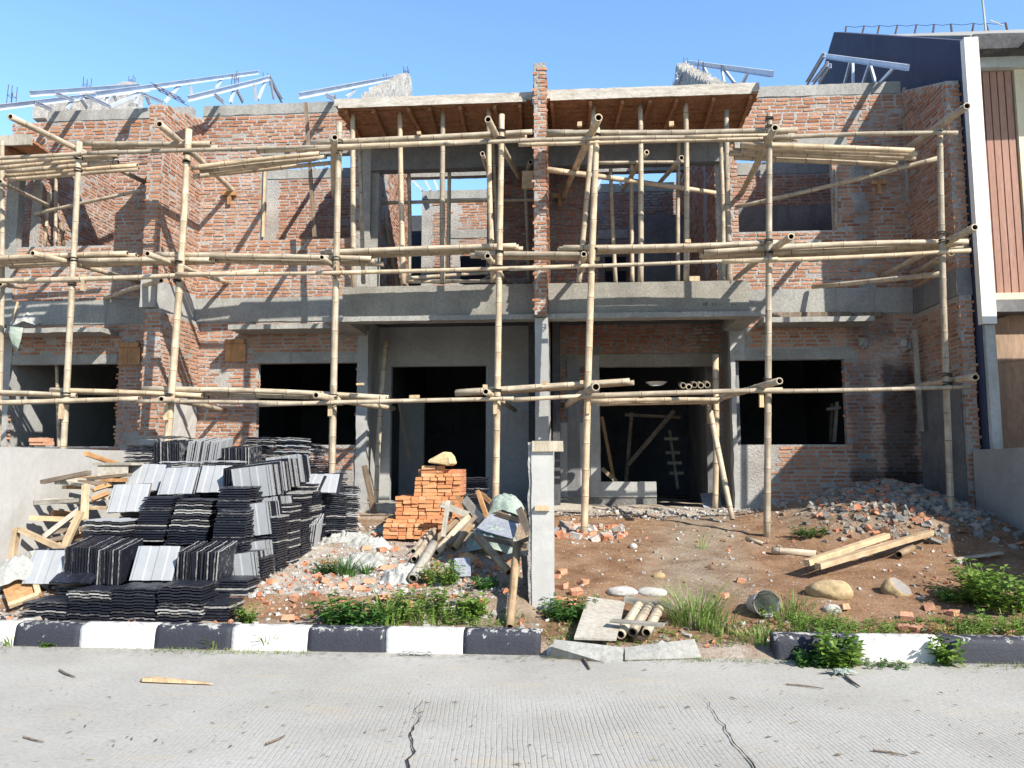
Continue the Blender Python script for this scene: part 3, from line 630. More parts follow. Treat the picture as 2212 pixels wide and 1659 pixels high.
conc(HA, 'porch_floor', CA, -.48, YF-.4, YR+.1, .45, .93, 'concrete', amp=.015)
# ---- interior of the ground floors
def rooms(h, x0, x1, y1, xs_):
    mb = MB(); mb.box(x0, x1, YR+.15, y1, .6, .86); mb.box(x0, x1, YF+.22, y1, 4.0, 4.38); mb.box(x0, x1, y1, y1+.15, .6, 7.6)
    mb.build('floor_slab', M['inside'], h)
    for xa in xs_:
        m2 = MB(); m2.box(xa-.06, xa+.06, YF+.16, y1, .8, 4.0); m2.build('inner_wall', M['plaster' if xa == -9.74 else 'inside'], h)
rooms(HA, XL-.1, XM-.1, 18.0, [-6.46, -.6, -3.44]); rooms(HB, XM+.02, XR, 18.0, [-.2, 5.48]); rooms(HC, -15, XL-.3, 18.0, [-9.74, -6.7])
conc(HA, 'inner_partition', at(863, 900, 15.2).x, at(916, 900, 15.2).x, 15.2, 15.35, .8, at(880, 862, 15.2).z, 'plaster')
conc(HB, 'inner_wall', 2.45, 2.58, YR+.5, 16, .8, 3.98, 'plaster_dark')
# ---- balconies
conc(HA, 'balcony_parapet', -3.45, -.49, 11.4, 11.52, 3.795, 4.275, 'concrete_new', amp=.009, label='bare concrete balcony parapet')
conc(HB, 'balcony_parapet', -.29, 2.67, 11.4, 11.52, 3.795, 4.275, 'concrete_new', amp=.009, label='bare concrete balcony parapet with faint dark scrawl')
for h, xa, xb, xs_ in ((HA, -3.73, -.30, -3.45), (HB, -.30, 2.82, 2.55)):
    conc(h, 'balcony_slab', xa, xb, 11.3, 11.54, 3.715, 3.79, 'concrete', amp=.007); xs0, xs1 = (xa, xa+.36) if h is HA else (xb-.30, xb); conc(h, 'balcony_slab', xs0, xs1, 11.545, YF-.03, 3.715, 3.79, 'concrete', amp=.005)
for h, xa, xb in ((HA, -3.45, -3.33), (HB, 2.55, 2.67)): conc(h, 'balcony_side', xa, xb, 11.52, YF-.03, 3.795, 4.275, 'concrete_new')
for h, xa, xb in ((HA, -3.33, -.49), (HB, -.29, 2.55)): conc(h, 'balcony_floor', xa, xb, 11.53, YR+4.2, 4.14, 4.26, 'concrete')
def strokes(parent, chars, px, py, ht, Y):
    """hand-drawn marks on the parapet face"""
    mb = MB(); G = {'-': [[(0, .4), (.5, .35)]], 'N': [[(0, 0), (.1, 1), (.5, .1), (.6, 1)]], 'E': [[(.5, .9), (.1, 1), (.1, 0), (.5, .05)], [(.1, .5), (.4, .5)]], '.': [[(.1, 0), (.2, .1)]],
        'I': [[(.1, 0), (.2, .9)]], 'L': [[(.1, 1), (.05, .1), (.5, .1)]], 'A': [[(0, 0), (.3, .9), (.6, 0)], [(.1, .35), (.8, .4)]], '2': [[(0, .8), (.3, 1), (.5, .7), (.1, .1), (.6, .05)]], 'o': [[(.1, .1), (.3, .5), (.4, .1), (.1, .1)]], ' ': []}
    x = px
    for ch in chars:
        for st in G[ch]:
            mb.tube([at(x+a*ht*.75, py-b*ht*.8, Y) for a, b in st], .0045, 4, 0, False)
        x += ht*.72
    return mb.build('scrawled_marks', M['wire'], parent)
strokes(HB, '- NE.ILA 2 o-', 1505, 661, 9.5, 11.398)
# ---- upper storey: balcony back walls, side walls, rear walls, gables
def upX(px, Y): return at(px, 480, Y).x
ua = upX(1052, YR); ub = upX(1291, YR)
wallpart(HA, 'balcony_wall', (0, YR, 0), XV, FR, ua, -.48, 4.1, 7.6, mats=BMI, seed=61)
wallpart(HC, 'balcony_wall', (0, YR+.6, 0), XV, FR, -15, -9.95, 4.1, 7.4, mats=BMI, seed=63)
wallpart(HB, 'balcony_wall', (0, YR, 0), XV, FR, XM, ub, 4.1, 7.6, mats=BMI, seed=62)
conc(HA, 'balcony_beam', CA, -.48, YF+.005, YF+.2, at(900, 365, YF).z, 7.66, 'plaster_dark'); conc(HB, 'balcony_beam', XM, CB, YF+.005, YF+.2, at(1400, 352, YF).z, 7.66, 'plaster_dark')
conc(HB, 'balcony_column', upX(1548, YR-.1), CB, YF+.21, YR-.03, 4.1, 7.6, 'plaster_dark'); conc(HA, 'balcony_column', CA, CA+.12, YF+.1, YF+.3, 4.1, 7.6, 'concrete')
def gable(parent, x0, x1, s, seed, mats, rg, zr):
    """wall between window bay and stair hall, rising to the ridge"""
    top = lambda u: (7.95+(u/rg)*(zr-7.95)) if u < rg else (zr-(u-rg)*1.2)
    mb = MB(); xf = x1 if s > 0 else x0
    brickwork(mb, (xf, YF+.05, 0), YV, (s, 0, 0), .1, rg+.25, 4.1, 8.5, top=top, thick=x1-x0, both=True, seed=seed, skip=[(0, 9, 7.9, 20), (.9, 1.2, 4, 8)])
    mb.build('side_wall', mats, parent)
    m2 = MB(); n = 24
    for i in range(n):
        u = lerp(.05, rg+.2, (i+.5)/n); z = top(u)
        rough_box(m2, x0-.03, x1+.03, YF+.05+u-.11, YF+.05+u+.11, 7.78, z+R.uniform(-.03, .03), 0, .11, .028, i*3.1)
    m2.build('gable_coat', M['gable'], parent)
gable(HA, -3.55, -3.38, 1, 71, BM, 2.95, 9.93); gable(HB, 2.50, 2.66, -1, 72, BM, 4.05, 10.5); gable(HC, -9.6, -9.42, 1, 73, BM, 2.8, 9.9)
RW = 15.5
for h, x0, x1, sd, mt in ((HA, XL, -3.55, 81, BM), (HB, 2.66, XR, 82, BM), (HC, -9.4, -6.6, 83, BM)):
    hs = [(-7.9+.0, -7.2, 4.9, 6.2)] if h is HC else []
    rb_, rt_ = (at(1700, 376, RW).z, at(1700, 350, RW).z) if h is HB else (at(680, 385, RW).z, at(680, 365, RW).z)
    wallpart(h, 'rear_room_wall', (0, RW, 0), XV, FR, x0, x1, 4.1, rb_, mats=mt, holes=hs, seed=sd, skip=[(x0, x0+.25, 4, 7.6), (2.6, 6, 4.1, 6.8)] if h is HB else [(x0, x0+.30, 4, 7.6)] if h is HA else [(x0, x0+.2, 4, 6.2)])
    conc(h, 'rear_ring_beam', x0, x1, RW-.015, RW+.14, rb_+.002, rt_, 'concrete')
conc(HB, 'plaster_coat', 2.66, XR, RW-.02, RW, 4.1, 6.78, 'plaster_dark', amp=.004)
# stair hall: light beam at 15.5 and the far rear wall with its window
YB = 17.2
for h, x0, x1, sd, wpx in ((HA, CA, -.48, 91, (993, 1050)), (HB, XM, 2.5, 92, (1307, 1353))):
    conc(h, 'hall_beam', x0, x1, RW-.05, RW+.12, at(950, 383, RW).z, at(950, 365, RW).z, 'concrete')
    zt = at(950, 430 if h is HA else 425, YB).z; w0, w1 = at(wpx[0], 580, YB).x, at(wpx[1], 580, YB).x
    hole = (w0, w1, at(1000, 614, YB).z, at(1000, 553 if h is HA else 561, YB).z)
    wallpart(h, 'hall_rear_wall', (0, YB, 0), XV, FR, x0, x1, 4.1, zt, holes=[hole], seed=sd, mats=BM if h is HA else BMI, skip=[(x0, x0+.3, 4, 8), (w0-.18, w0, 4, 8)])
    conc(h, 'hall_ring_beam', x0, x1, YB-.015, YB+.14, zt, zt+.2, 'concrete')
    conc(h, 'hall_lintel', w0-.3, w1+.05, YB-.02, YB+.1, hole[3]+.42, hole[3]+.62, 'concrete')
    mb = MB(); mb.beam((w0, YB+.05, lerp(hole[2], hole[3], .5)), (w1, YB+.05, lerp(hole[2], hole[3], .5)), .05, .07); mb.build('window_bar', M['wood_dark'], h)
conc(HB, 'dark_partition', at(1358, 480, 15.9).x, at(1480, 480, 15.9).x, 15.9, 16.0, 4.1, at(1400, 465, 15.9).z, 'plaster_dark')
for h, x, s in ((HA, -.66, -1), (HB, -.30, 1)):
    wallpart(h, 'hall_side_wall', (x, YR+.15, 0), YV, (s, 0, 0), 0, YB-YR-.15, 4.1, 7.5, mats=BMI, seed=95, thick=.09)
for h, x0_, sgn in ((HA, -6.56, 1), (HB, XR+.01, -1), (HC, -6.62, -1)):
    wallpart(h, 'party_wall_rear', (x0_+(.16 if sgn > 0 else 0), YF+.16, 0), YV, (sgn, 0, 0), 0, 2.8, 4.2, 7.2, seed=97, thick=.09)
# starter bars left sticking out of the tops
for h, px, a, b, Y in ((HC, 17, 180, 216, 13), (HC, 180, 163, 190, 14.5), (HC, 279, 160, 178, 16.8), (HA, 501, 153, 172, 14.5), (HA, 570, 155, 170, 16.5), (HA, 873, 135, 162, 16.6), (HA, 827, 155, 172, 16.6), (HB, 1477, 119, 146, 17), (HB, 1509, 124, 160, 15)):
    bars(h, px, a, b, Y, sp=.09)
cg = MB()                                           # bent reinforcement cage lying on the left party wall
for i in range(4):
    o = Vector((0, .12*(i % 2), .0)); a = at(325+8*(i // 2), 178+10*(i // 2), 11.7); b = at(392+8*(i // 2), 212+10*(i // 2), 11.9); cg.tube([a+o, b+o], .006, 5)
for t in (.1, .35, .6, .85):
    p = at(lerp(325, 392, t), lerp(178, 212, t), 11.8); q = at(lerp(333, 400, t), lerp(188, 222, t), 11.8); d = Vector((0, .14, 0)); cg.tube([p, q, q+d, p+d, p], .005, 4)
tag(cg.build('rebar_cage', M['rebar']), 'bent thin rebar cage sticking out above the left brick party wall', 'rebar cage')
# wooden cover boxes on the walls
def facebox(px0, py0, px1, py1, Y, th, mat, name, label, cat, group=None, parent=None):
    a = at(px0, py0, Y); b = at(px1, py1, Y); mb = MB(); mb.box(a.x, b.x, Y-th, Y-.006, min(a.z, b.z), max(a.z, b.z), 0, .004)
    o = mb.build(name, M[mat], parent)
    return tag(o, label, cat, group) if parent is None else o
for px, py, lab in ((260, 742, 'square plywood box cover on the brick wall left of the left party wall'), (489, 735, 'square plywood box cover on the brick wall right of the left party wall')):
    t_ = thing('box_cover', lab, 'box cover', at(px+20, py+45, YF), 'plywood box covers beside the left party wall')
    facebox(px, py+9, px+(43 if px < 300 else 42), py+46, YF-.015, .03, 'wood_orange', 'panel', None, None, parent=t_)
    facebox(px-1, py-1, px+(42 if px < 300 else 41), py+8, YF-.015, .045, 'wood_orange', 'batten', None, None, parent=t_)
facebox(1843, 675, 1905, 684, YF-.02, .03, 'wood_dark', 'plank', 'dark plank fixed on the wall right of the right window hood', 'plank')
facebox(1660, 676, 1840, 690, YF-.02, .03, 'wood_dark', 'plank', 'long dark plank lying along the back of the right window hood', 'plank')
for px, lab in ((1853, 'round mortar lump on the wall, left one of the pair right of the lower window'), (1945, 'round mortar lump on the wall, right one of the pair right of the lower window')):
    mb = MB(); p = at(px+12, 745, YF-.03)
    for k in range(5): chunk(mb, p+Vector((R.uniform(-.05, .05), R.uniform(-.01, .01), R.uniform(-.06, .06))), .06, .03, .06)
    tag(mb.build('mortar_lump', M['mortar']), lab, 'mortar lump', 'mortar lumps on the right wall')
# gutter boards in the inner corner by the right party wall
def board(px0, py0, px1, py1, Y, w_, th, mat, name, label, cat, group=None, Y2=None):
    fy = lambda x_, y_, Y_: min(Y_, gnd(x_, y_).y-.04) if Y_ < 11 else Y_
    p = at(px0, py0, fy(px0, py0, Y)); q = at(px1, py1, fy(px1, py1, Y2 or Y)); mb = MB(); L = (q-p).length; mb.beam((0, 0, 0), (0, 0, L), w_, th, 0, Vector((0, 1, 0)), .003)
    o = mb.build(name, M[mat], origin=(0, 0, 0)); d = (q-p).normalized()
    xax = FR.cross(d).normalized() if abs(d.dot(FR)) < .95 else XV; yax = d.cross(xax).normalized(); xax = yax.cross(d)
    o.matrix_world = Matrix(((xax.x, yax.x, d.x, p.x), (xax.y, yax.y, d.y, p.y), (xax.z, yax.z, d.z, p.z), (0, 0, 0, 1)))
    return tag(o, label, cat, group)
board(1953, 190, 1960, 440, YF-.03, .05, .04, 'wood_grey', 'gauge_board', 'tall thin board up the inner corner of the upper storey by the right party wall', 'board')
board(1975, 712, 1990, 932, 12.3, .07, .04, 'wood_grey', 'gauge_board', 'grey board leaning upright in the dark corner of the ground floor at right', 'board')
board(1806, 365, 1806, 492, YF-.02, .04, .03, 'wood_grey', 'frame_board', 'vertical board on the right jamb of the upper right window', 'board')
board(573, 355, 568, 512, YF-.03, .04, .03, 'wood_pale', 'frame_board', 'vertical board on the left jamb of the upper left window', 'board')
board(660, 222, 680, 512, YF-.5, .055, .05, 'wood_dark', 'pole', 'dark slim pole leaning past the upper left window to the ring beam', 'pole')
# ------------------------------------------------------------------ finished house on the right
NH = thing('finished_house', 'finished house at right with dark blue side wall, white corner pillar and brown slatted panel', 'house', (6.5, 11.1, 0))
mb = MB(); pts = [(11.1, 0), (17.4, 0), (17.29, 10.2), (16.12, 10.81), (11.1, 7.72)]
vs = [(5.765, y, z) for y, z in pts]+[(5.93, y, z) for y, z in pts]
mb.add(vs, [(0, 1, 2, 3, 4)[::-1], (5, 6, 7, 8, 9)]+[(i, (i+1) % 5, (i+1) % 5+5, i+5) for i in range(5)])
mb.build('side_wall', M['navy'], NH)
mb = MB(); rough_box(mb, 5.75, 5.945, 10.98, 11.096, 3.5, 7.70, 0, .4, .002); mb.build('corner_pillar', M['white'], NH)
mb = MB(); rough_box(mb, 5.80, 5.935, 11.02, 11.094, .4, 3.49, 0, .4, .003); mb.build('pillar_base', M['palegrey'], NH)
PY = 11.35
xa = 5.95; zl = at(2150, 152, PY).z; zs = at(2150, 636, PY).z
mb = MB(); mb.box(xa, 12, PY-.10, PY+.1, zl, at(2150, 125, PY).z); mb.box(xa, 12, PY-.07, PY+.1, at(2150, 125, PY).z+.002, at(2150, 98, PY).z); mb.build('lintel_beam', M['palegrey'], NH)
mb = MB(); x = xa+.02; xe = at(2206, 400, PY).x
mb.box(xa, xe, PY+.06, PY+.1, zs, zl-.004, 1)
while x < xe-.05:
    mb.box(x, x+.088, PY+.01, PY+.055, zs+.005, zl-.01, 0, .001); x += .104
mb.build('slatted_panel', [M['slat'], M['shadowgap']], NH)
mb = MB(); mb.box(xe+.004, 12, PY-.02, PY+.1, zs, zl-.004); mb.build('front_wall', M['cream'], NH)
mb = MB(); mb.box(xa, 12, PY-.12, PY+.12, zs-.10, zs-.004); mb.build('sill', M['cream'], NH)
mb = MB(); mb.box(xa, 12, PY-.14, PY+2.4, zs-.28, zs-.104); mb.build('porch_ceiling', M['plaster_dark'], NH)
FY = 11.0
mb = MB(); rough_box(mb, 5.90, 12, FY, 17.0, at(2150, 104, FY).z, at(2150, 84, FY).z, 0, .5, .01); rough_box(mb, 5.93, 12, FY+.06, FY+.5, at(2150, 84, FY).z+.004, at(2150, 67, FY).z, 0, .3, .012)
mb.build('roof_edge', M['roofdark'], NH)
mb = MB(); mb.box(6.75, 12, 10.2, FY-.01, at(2150, 104, FY).z, at(2150, 67, FY).z); mb.build('added_shade_slab', M['roofdark'], NH)  # unseen slab added forward of the roof edge to shade the slatted panel
rp = MB(); a = at(1955, 73, 16.3); b = at(2212, 63, 16.3); rp.hexa([(5.95, 11.2, 7.75), (12, 11.2, 7.75), (12, 16.3, b.z-.1), (5.95, 16.3, b.z-.1), (5.95, 11.2, 7.85), (12, 11.2, 7.85), (12, 16.3, b.z), (5.95, 16.3, b.z)])
rp.build('roof', M['concrete'], NH)
prev = None; wb = MB()
for px, lean in ((1824, .5), (1860, .8), (1893, .8), (1932, .8), (1974, .7), (2014, .5), (2056, -.1), (2098, .7), (2136, -.6), (2177, -.4)):
    base = at(px, 72-(px-1824)*.022, 16.2); tip = base+Vector((lean*.09, 0, .16)); m1 = MB(); m1.beam(base-Vector((0, 0, .1)), tip, .03, .03); m1.build('wire_bracket', M['rebar'], NH)
    if prev is not None: wb.tube([prev, (prev+tip)/2-Vector((0, 0, .03)), tip], .006, 4)
    prev = tip
wb.build('barbed_wire', M['wire'], NH)
mb = MB(); p = at(2130, 66, 16.0); mb.tube([p-Vector((0, 0, .2)), p+Vector((-.05, 0, 1.3))], .025, 6); mb.beam(p+Vector((.1, 0, .22)), p+Vector((.35, 0, .1)), .02, .02)
tag(mb.build('mast', M['palegrey']), 'thin grey mast standing on the finished house roof against the sky', 'mast')
mb = MB(); mb.box(6.45, 9.0, 8.3, 9.9, -.05, 4.75); mb.build('added_shade_block', M['cream'], NH)  # out-of-view block added to shade the right lot, hoarding and pillar foot
mb = MB(); mb.box(5.96, 6.12, 11.6, 11.72, 3.0, 3.5); mb.box(6.6, 6.72, 11.6, 11.72, 3.0, 3.5); mb.build('bracket', M['palegrey'], NH)
mb = MB(); mb.box(5.95, 12, 14.0, 14.2, .3, 3.6); mb.build('porch_wall', M['plaster_dark'], NH)
HO = thing('hoarding', 'brown plywood hoarding closing the ground floor of the finished house', 'hoarding', (6.6, 12.1, 1.7))
HYD = 11.5
def quadboard(pts, Y, th, mat, name, parent):
    mb = MB(); P = [at(x, y, Y) for x, y in pts]; mb.add([p for p in P]+[p+Vector((0, th, 0)) for p in P], [(0, 1, 2, 3), (7, 6, 5, 4), (0, 4, 5, 1), (1, 5, 6, 2), (2, 6, 7, 3), (3, 7, 4, 0)])
    return mb.build(name, M[mat], parent)
quadboard([(2124, 698), (2250, 660), (2250, 772), (2124, 787)], HYD-.02, .015, 'ply', 'board', HO)
quadboard([(2124, 785), (2250, 770), (2250, 972), (2124, 972)], HYD, .015, 'ply', 'board', HO)

# low boundary walls
def lowwall(x0, x1, y0, y1, z0, z1, mat, label):
    mb = MB(); rough_box(mb, x0, x1, y0, y1, z0, z1, 0, .25, .008, R.uniform(0, 9)); return tag(mb.build('boundary_wall', M[mat]), label, 'wall', 'low boundary walls between the lots')
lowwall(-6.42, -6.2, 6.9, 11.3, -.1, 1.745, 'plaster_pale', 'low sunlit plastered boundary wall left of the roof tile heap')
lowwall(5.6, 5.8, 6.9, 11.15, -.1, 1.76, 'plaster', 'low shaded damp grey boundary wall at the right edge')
pz = at(1170, 955, 7.4).z
PT = thing('wall_pillar', 'pale concrete pillar at the street end of the middle boundary, with boards nailed on', 'pillar', (-.265, 7.5, .05))
mb = MB(); rough_box(mb, -.355, -.15, 7.4, 7.85, -.1, pz, 0, .09, .006); mb.build('concrete_face', M['plaster_pale'], PT)
mb = MB(); rough_box(mb, -.385, -.34, 7.415, 7.85, -.1, pz-.01, 0, .035, .016); mb.build('rough_edge', M['mortar'], PT)
mb = MB(); rough_box(mb, -.37, -.16, 7.385, 7.5, -.05, .13, 0, .06, .02); mb.build('footing', M['concrete'], PT)
def pboard(px0, py0, px1, py1, mat):
    a = at(px0, py0, 7.37); b = at(px1, py1, 7.37); mb = MB(); mb.box(a.x, b.x, 7.362, 7.396, b.z, a.z, 0, .003); mb.build('nailed_board', M[mat], PT)
pboard(1150, 953, 1217, 975, 'wood_grey'); pboard(1155, 1092, 1187, 1103, 'wood_pale')
PT2 = [c for c in PT.children if c.name.startswith('nailed_board')]
mb = MB(); mb.beam(at(1187, 978, 7.385), at(1183, 1345, 7.385), .003, .006); 
# brick chips on the left low wall
for px, py, lab in ((92, 958, 'lower loose brick lying on top of the left boundary wall'), (90, 951, 'upper loose brick lying on top of the left boundary wall')):
    p = atX(px, py, -6.3); mb = MB(); mb.box(p.x-.1, p.x+.08, p.y-.09, p.y+.1, p.z-.02, p.z+.025, 0, .004)
    tag(mb.build('brick', M['brick_loose']), lab, 'brick', 'loose bricks on the boundary wall')

# ------------------------------------------------------------------ roof formwork over the balconies
def formwork(label, px0, px1, py0b, py1b, py0t, py1t, Yf, Yb):
    a = at(px0, py0b, Yf); b = at(px1, py1b, Yf); at_ = at(px0, py0t, Yf); bt = at(px1, py1t, Yf); zb = (a.z+b.z)/2; zt = (at_.z+bt.z)/2
    t = thing('roof_formwork', label, 'formwork', ((a.x+b.x)/2, Yf, zb), 'timber formwork under the balcony roofs')
    x0, x1 = a.x, b.x; n = 9; dy = (Yb-Yf)/n; mb = MB()
    for i in range(n):
        y = Yf+i*dy; sp = R.choice([0, 0, 1]); cut = lerp(x0, x1, R.uniform(.3, .7))
        for xa, xb in (((x0, cut), (cut+.004, x1))):
            mb.box(xa+R.uniform(-.03, .01), xb+R.uniform(-.01, .03) if xb == x1 else xb, y+.006, y+dy-.006, zb+R.uniform(0, .022), zb+.034, 0)
    mb.build('soffit_boards', M['form'], t)
    mb = MB(); rough_box(mb, x0-.02, x1+.02, Yf-.012, Yf+.02, zb+.035, zt, 0, .1, .007, 3.3); mb.build('edge_board', M['form_edge'], t)
    mb = MB(); rough_box(mb, x0+.05, x1-.1, Yf-.03, Yf-.014, zb-.005, zb+.05, 0, .1, .005, 9.3); mb.build('edge_board', M['form_edge'], t)
    mb = MB(); rough_box(mb, x0+.02, x1-.02, Yf+.025, Yb, zb+.04, zt-.015, 0, .2, .012, 5.1); mb.build('concrete_roof', M['concrete'], t)
    for k in range(7):
        x = lerp(x0+.12, x1-.15, k/6)+R.uniform(-.1, .1); m2 = MB(); m2.beam((x, Yf+.03, zb-.035), (x+R.uniform(-.1, .1), Yb, zb-.035), .05, .065, 0, j=.003); m2.build('joist', M['form'], t)
    return zb
zcA = formwork('left roof formwork of rusty brown boards over the balcony left of the brick pier', 725, 1151, 230, 225, 212, 201, 11.2, 12.59)
zcB = formwork('right roof formwork of rusty brown boards over the balcony right of the brick pier', 1181, 1638, 219, 202, 195, 179, 11.2, 12.59)
t_ = thing('roof_formwork', 'brown roof formwork corner jutting in at the left edge of the photo', 'formwork', at(20, 300, 11.2), 'timber formwork under the balcony roofs')
a = at(66, 312, 11.3); mb = MB(); rough_box(mb, a.x-2.2, a.x, 11.3, 11.34, a.z, a.z+.17, 0, .1, .006); mb.build('edge_board', M['wood_grey'], t_)
mb = MB()
for i in range(9): mb.box(a.x-2.2, a.x-.02+R.uniform(-.03, .03), 11.36+i*.14, 11.36+i*.14+.13, a.z+.05, a.z+.09)
mb.build('soffit_boards', M['form'], t_)
mb = MB(); mb.beam((a.x-.5, 11.4, a.z-.02), (a.x-.4, 12.6, a.z-.02), .05, .1); mb.build('joist', M['form'], t_)

# ------------------------------------------------------------------ light steel roof trusses
def truss(X, chord, webs, label, rear=None):
    p = atX(*chord[0], X); t = thing('roof_truss', label, 'roof truss', p, 'galvanised steel roof trusses')
    def cbar(name, a, b, w_=.03, h=.06):
        mb = MB(); d = (b-a).normalized(); up = Vector((0, 0, 1)); s = d.cross(up).normalized(); u = s.cross(d)
        mb.beam(a, b, .004, h, 0); mb.beam(a+u*h*.5+s*w_*.5, b+u*h*.5+s*w_*.5, w_, .004, 0); mb.beam(a-u*h*.5+s*w_*.5, b-u*h*.5+s*w_*.5, w_, .004, 0)
        return mb.build(name, M['steel'], t)
    P = [atX(*c, X) for c in chord]
    for a, b in zip(P, P[1:]): cbar('top_chord', a, b, .045, .088)
    for (x0, y0, x1, y1) in webs:
        a = atX(x0, y0, X+.02); b = atX(x1, y1, X+.02); cbar('web', a, b, .035, .052)
truss(-8.5, [(64, 203), (302, 186)], [(120, 203, 160, 218)], 'leftmost upper steel truss chord, cut square end, above the left ring beam')
truss(-9.0, [(-20, 234), (322, 192)], [(76, 222, 110, 237), (160, 212, 146, 236), (172, 212, 187, 234), (183, 206, 238, 231), (234, 204, 231, 228), (243, 203, 252, 224)], 'long low steel truss with many webs at the left edge of the photo')
truss(-7.4, [(207, 204), (558, 156)], [(302, 202, 240, 230), (303, 202, 352, 222), (300, 206, 297, 226), (312, 203, 322, 226), (390, 184, 357, 222), (410, 184, 412, 205), (480, 172, 468, 192)], 'long steel truss rising to the peak left of the middle, above the left ring beam')
truss(-6.0, [(405, 213), (553, 176), (580, 168), (607, 218)], [(507, 195, 500, 222), (462, 205, 482, 222), (510, 195, 523, 221), (548, 180, 551, 220), (582, 172, 590, 215), (575, 176, 560, 215)], 'small peaked steel truss with zigzag webs beside the left party wall')
truss(-3.95, [(645, 207), (853, 167)], [(703, 205, 718, 214), (768, 196, 750, 210), (720, 205, 724, 222)], 'single steel rafter lying along the pale gable left of the balcony formwork')
truss(3.0, [(1484, 134), (1672, 160)], [(1484, 134, 1490, 152), (1518, 136, 1531, 162), (1560, 143, 1567, 180), (1562, 144, 1590, 181), (1616, 152, 1602, 180)], 'steel truss sloping down to the right beside the shaded gable')
truss(2.35, [(1463, 160), (1452, 184)], [(1463, 160, 1466, 180)], 'short bit of steel truss showing left of the shaded gable')
truss(5.3, [(1784, 121), (1964, 146)], [(1835, 132, 1822, 181), (1840, 132, 1841, 181), (1876, 138, 1862, 180), (1881, 138, 1894, 181), (1930, 145, 1898, 180)], 'steel truss in front of the dark blue wall of the finished house')
for k, (x0, y0, x1, y1, lab) in enumerate(((1744, 182, 1782, 118, 'left steel rafter of the steep trio left of the dark blue wall'), (1756, 182, 1790, 138, 'middle steel rafter of the steep trio left of the dark blue wall'), (1770, 182, 1796, 142, 'right steel rafter of the steep trio left of the dark blue wall'))):
    truss(4.9+.2*k, [(x0, y0), (x1, y1)], [], lab)
t6 = [(1285, 186, 1323, 181)]
for k, (px0, py0, px1, py1, Y, lab) in enumerate(((880, 378, 912, 412, 16.6, 'left'), (918, 388, 930, 412, 16.9, 'middle left'), (938, 388, 947, 412, 16.9, 'middle right'), (1298, 388, 1290, 405, 16.6, 'right'), (1345, 386, 1338, 402, 16.9, 'far right'))):
    mb = MB(); mb.beam(at(px0, py0, Y), at(px1, py1, Y), .06, .05)
    tag(mb.build('truss_web', M['steel']), 'slanted steel web in the sky gap above balcony rear wall, %s one' % lab, 'truss web', 'truss webs in the sky gap')
for k, (px0, px1) in enumerate(((715, 700), (745, 732), (770, 757))):
    mb = MB(); mb.beam(at(px0-60, 366, 15.7), at(px1-70, 345, 15.9), .05, .04)
    tag(mb.build('truss_web', M['steel']), 'slanted steel web seen through the upper left window, %s of three' % ('leftmost', 'middle', 'rightmost')[k], 'truss web', 'truss webs behind the upper left window')
# ------------------------------------------------------------------ bamboo
def pole(p, q, r, label, group=None, name='bamboo_pole', cat='bamboo pole', r1=None, bend=None, mat='bamboo', sides=10, seg=None):
    """bamboo culm from p to q: local z runs along it; swollen darker nodes, hollow ends"""
    p = Vector(p); q = Vector(q); L = (q-p).length; r = r*.92; r1 = r1 if r1 is not None else r*.86
    bend = R.uniform(-.010, .010)*L if bend is None else bend; ba = R.uniform(0, 6.28); seg = seg or R.uniform(.34, .46)
    zs = [(0, 1, 0)]; z = R.uniform(.08, seg)
    while z < L-.06:
        zs += [(z-.022, .985, 0), (z-.008, 1.10, 1), (z+.006, 1.0, 1), (z+.03, .985, 0)]; z += seg*R.uniform(.85, 1.15)
    zs += [(L, 1, 0)]; zs.sort()
    mb = MB(); n = sides; vs = []; fs = []; ms = []
    def ring(z, k):
        rr = lerp(r, r1, z/L)*k; o = bend*math.sin(math.pi*z/L); ox, oy = o*math.cos(ba), o*math.sin(ba)
        return [(ox+rr*math.cos(2*math.pi*i/n), oy+rr*math.sin(2*math.pi*i/n), z) for i in range(n)]
    rows = [(0.11, .66, 2), (0.0, .70, 2)]+[(a, b, c) for a, b, c in zs]+[(L, .70, 2), (L-.11, .66, 2)]
    if L < .3: rows = [(.03, .66, 2), (0, .7, 2)]+zs+[(L, .7, 2), (L-.03, .66, 2)]
    for z, k, _ in rows: vs += ring(max(0, z), k)
    for i in range(len(rows)-1):
        mi = 2 if i == 0 or i == len(rows)-2 else (0 if i in (1, len(rows)-3) else (1 if rows[i][2] == 1 and rows[i+1][2] == 1 else 0))
        for k in range(n): fs.append((i*n+k, i*n+(k+1) % n, (i+1)*n+(k+1) % n, (i+1)*n+k)); ms.append(mi)
    fs.append(tuple(range(n))); ms.append(2); fs.append(tuple((len(rows)-1)*n+k for k in range(n))[::-1]); ms.append(2)
    mb.v = vs; mb.f = fs; mb.m = ms
    o = mb.build(name, [M[mat], M['bamboo_node'] if mat == 'bamboo' else M['bamboo_old'], M['bamboo_in']], origin=(0, 0, 0), smooth=True)
    o.location = p; o.rotation_mode = 'QUATERNION'; o.rotation_quaternion = (q-p).normalized().to_track_quat('Z', 'Y')
    return tag(o, label, cat, group)
SY = 10.4
POSTS = {}
def post(key, x0, y0, x1, y1, r, label, Y=SY):
    b = at(x1, y1, Y); t = at(x0, y0, Y); d = (t-b).normalized()
    zg = hgt(b.x, b.y)-.06
    if b.z > zg+.02: b = b+d*((zg-b.z)/d.z)
    o = pole(b, t, r, label, 'upright bamboo scaffold posts', 'scaffold_post', 'scaffold post', seg=.36); POSTS[key] = (o, b, t); return o
post(1, 172, 307, 137, 962, .052, 'scaffold post farthest left but one, in front of the left house window bay')
post(2, 408, 280, 360, 935, .060, 'thick leaning scaffold post just right of the left brick party wall')
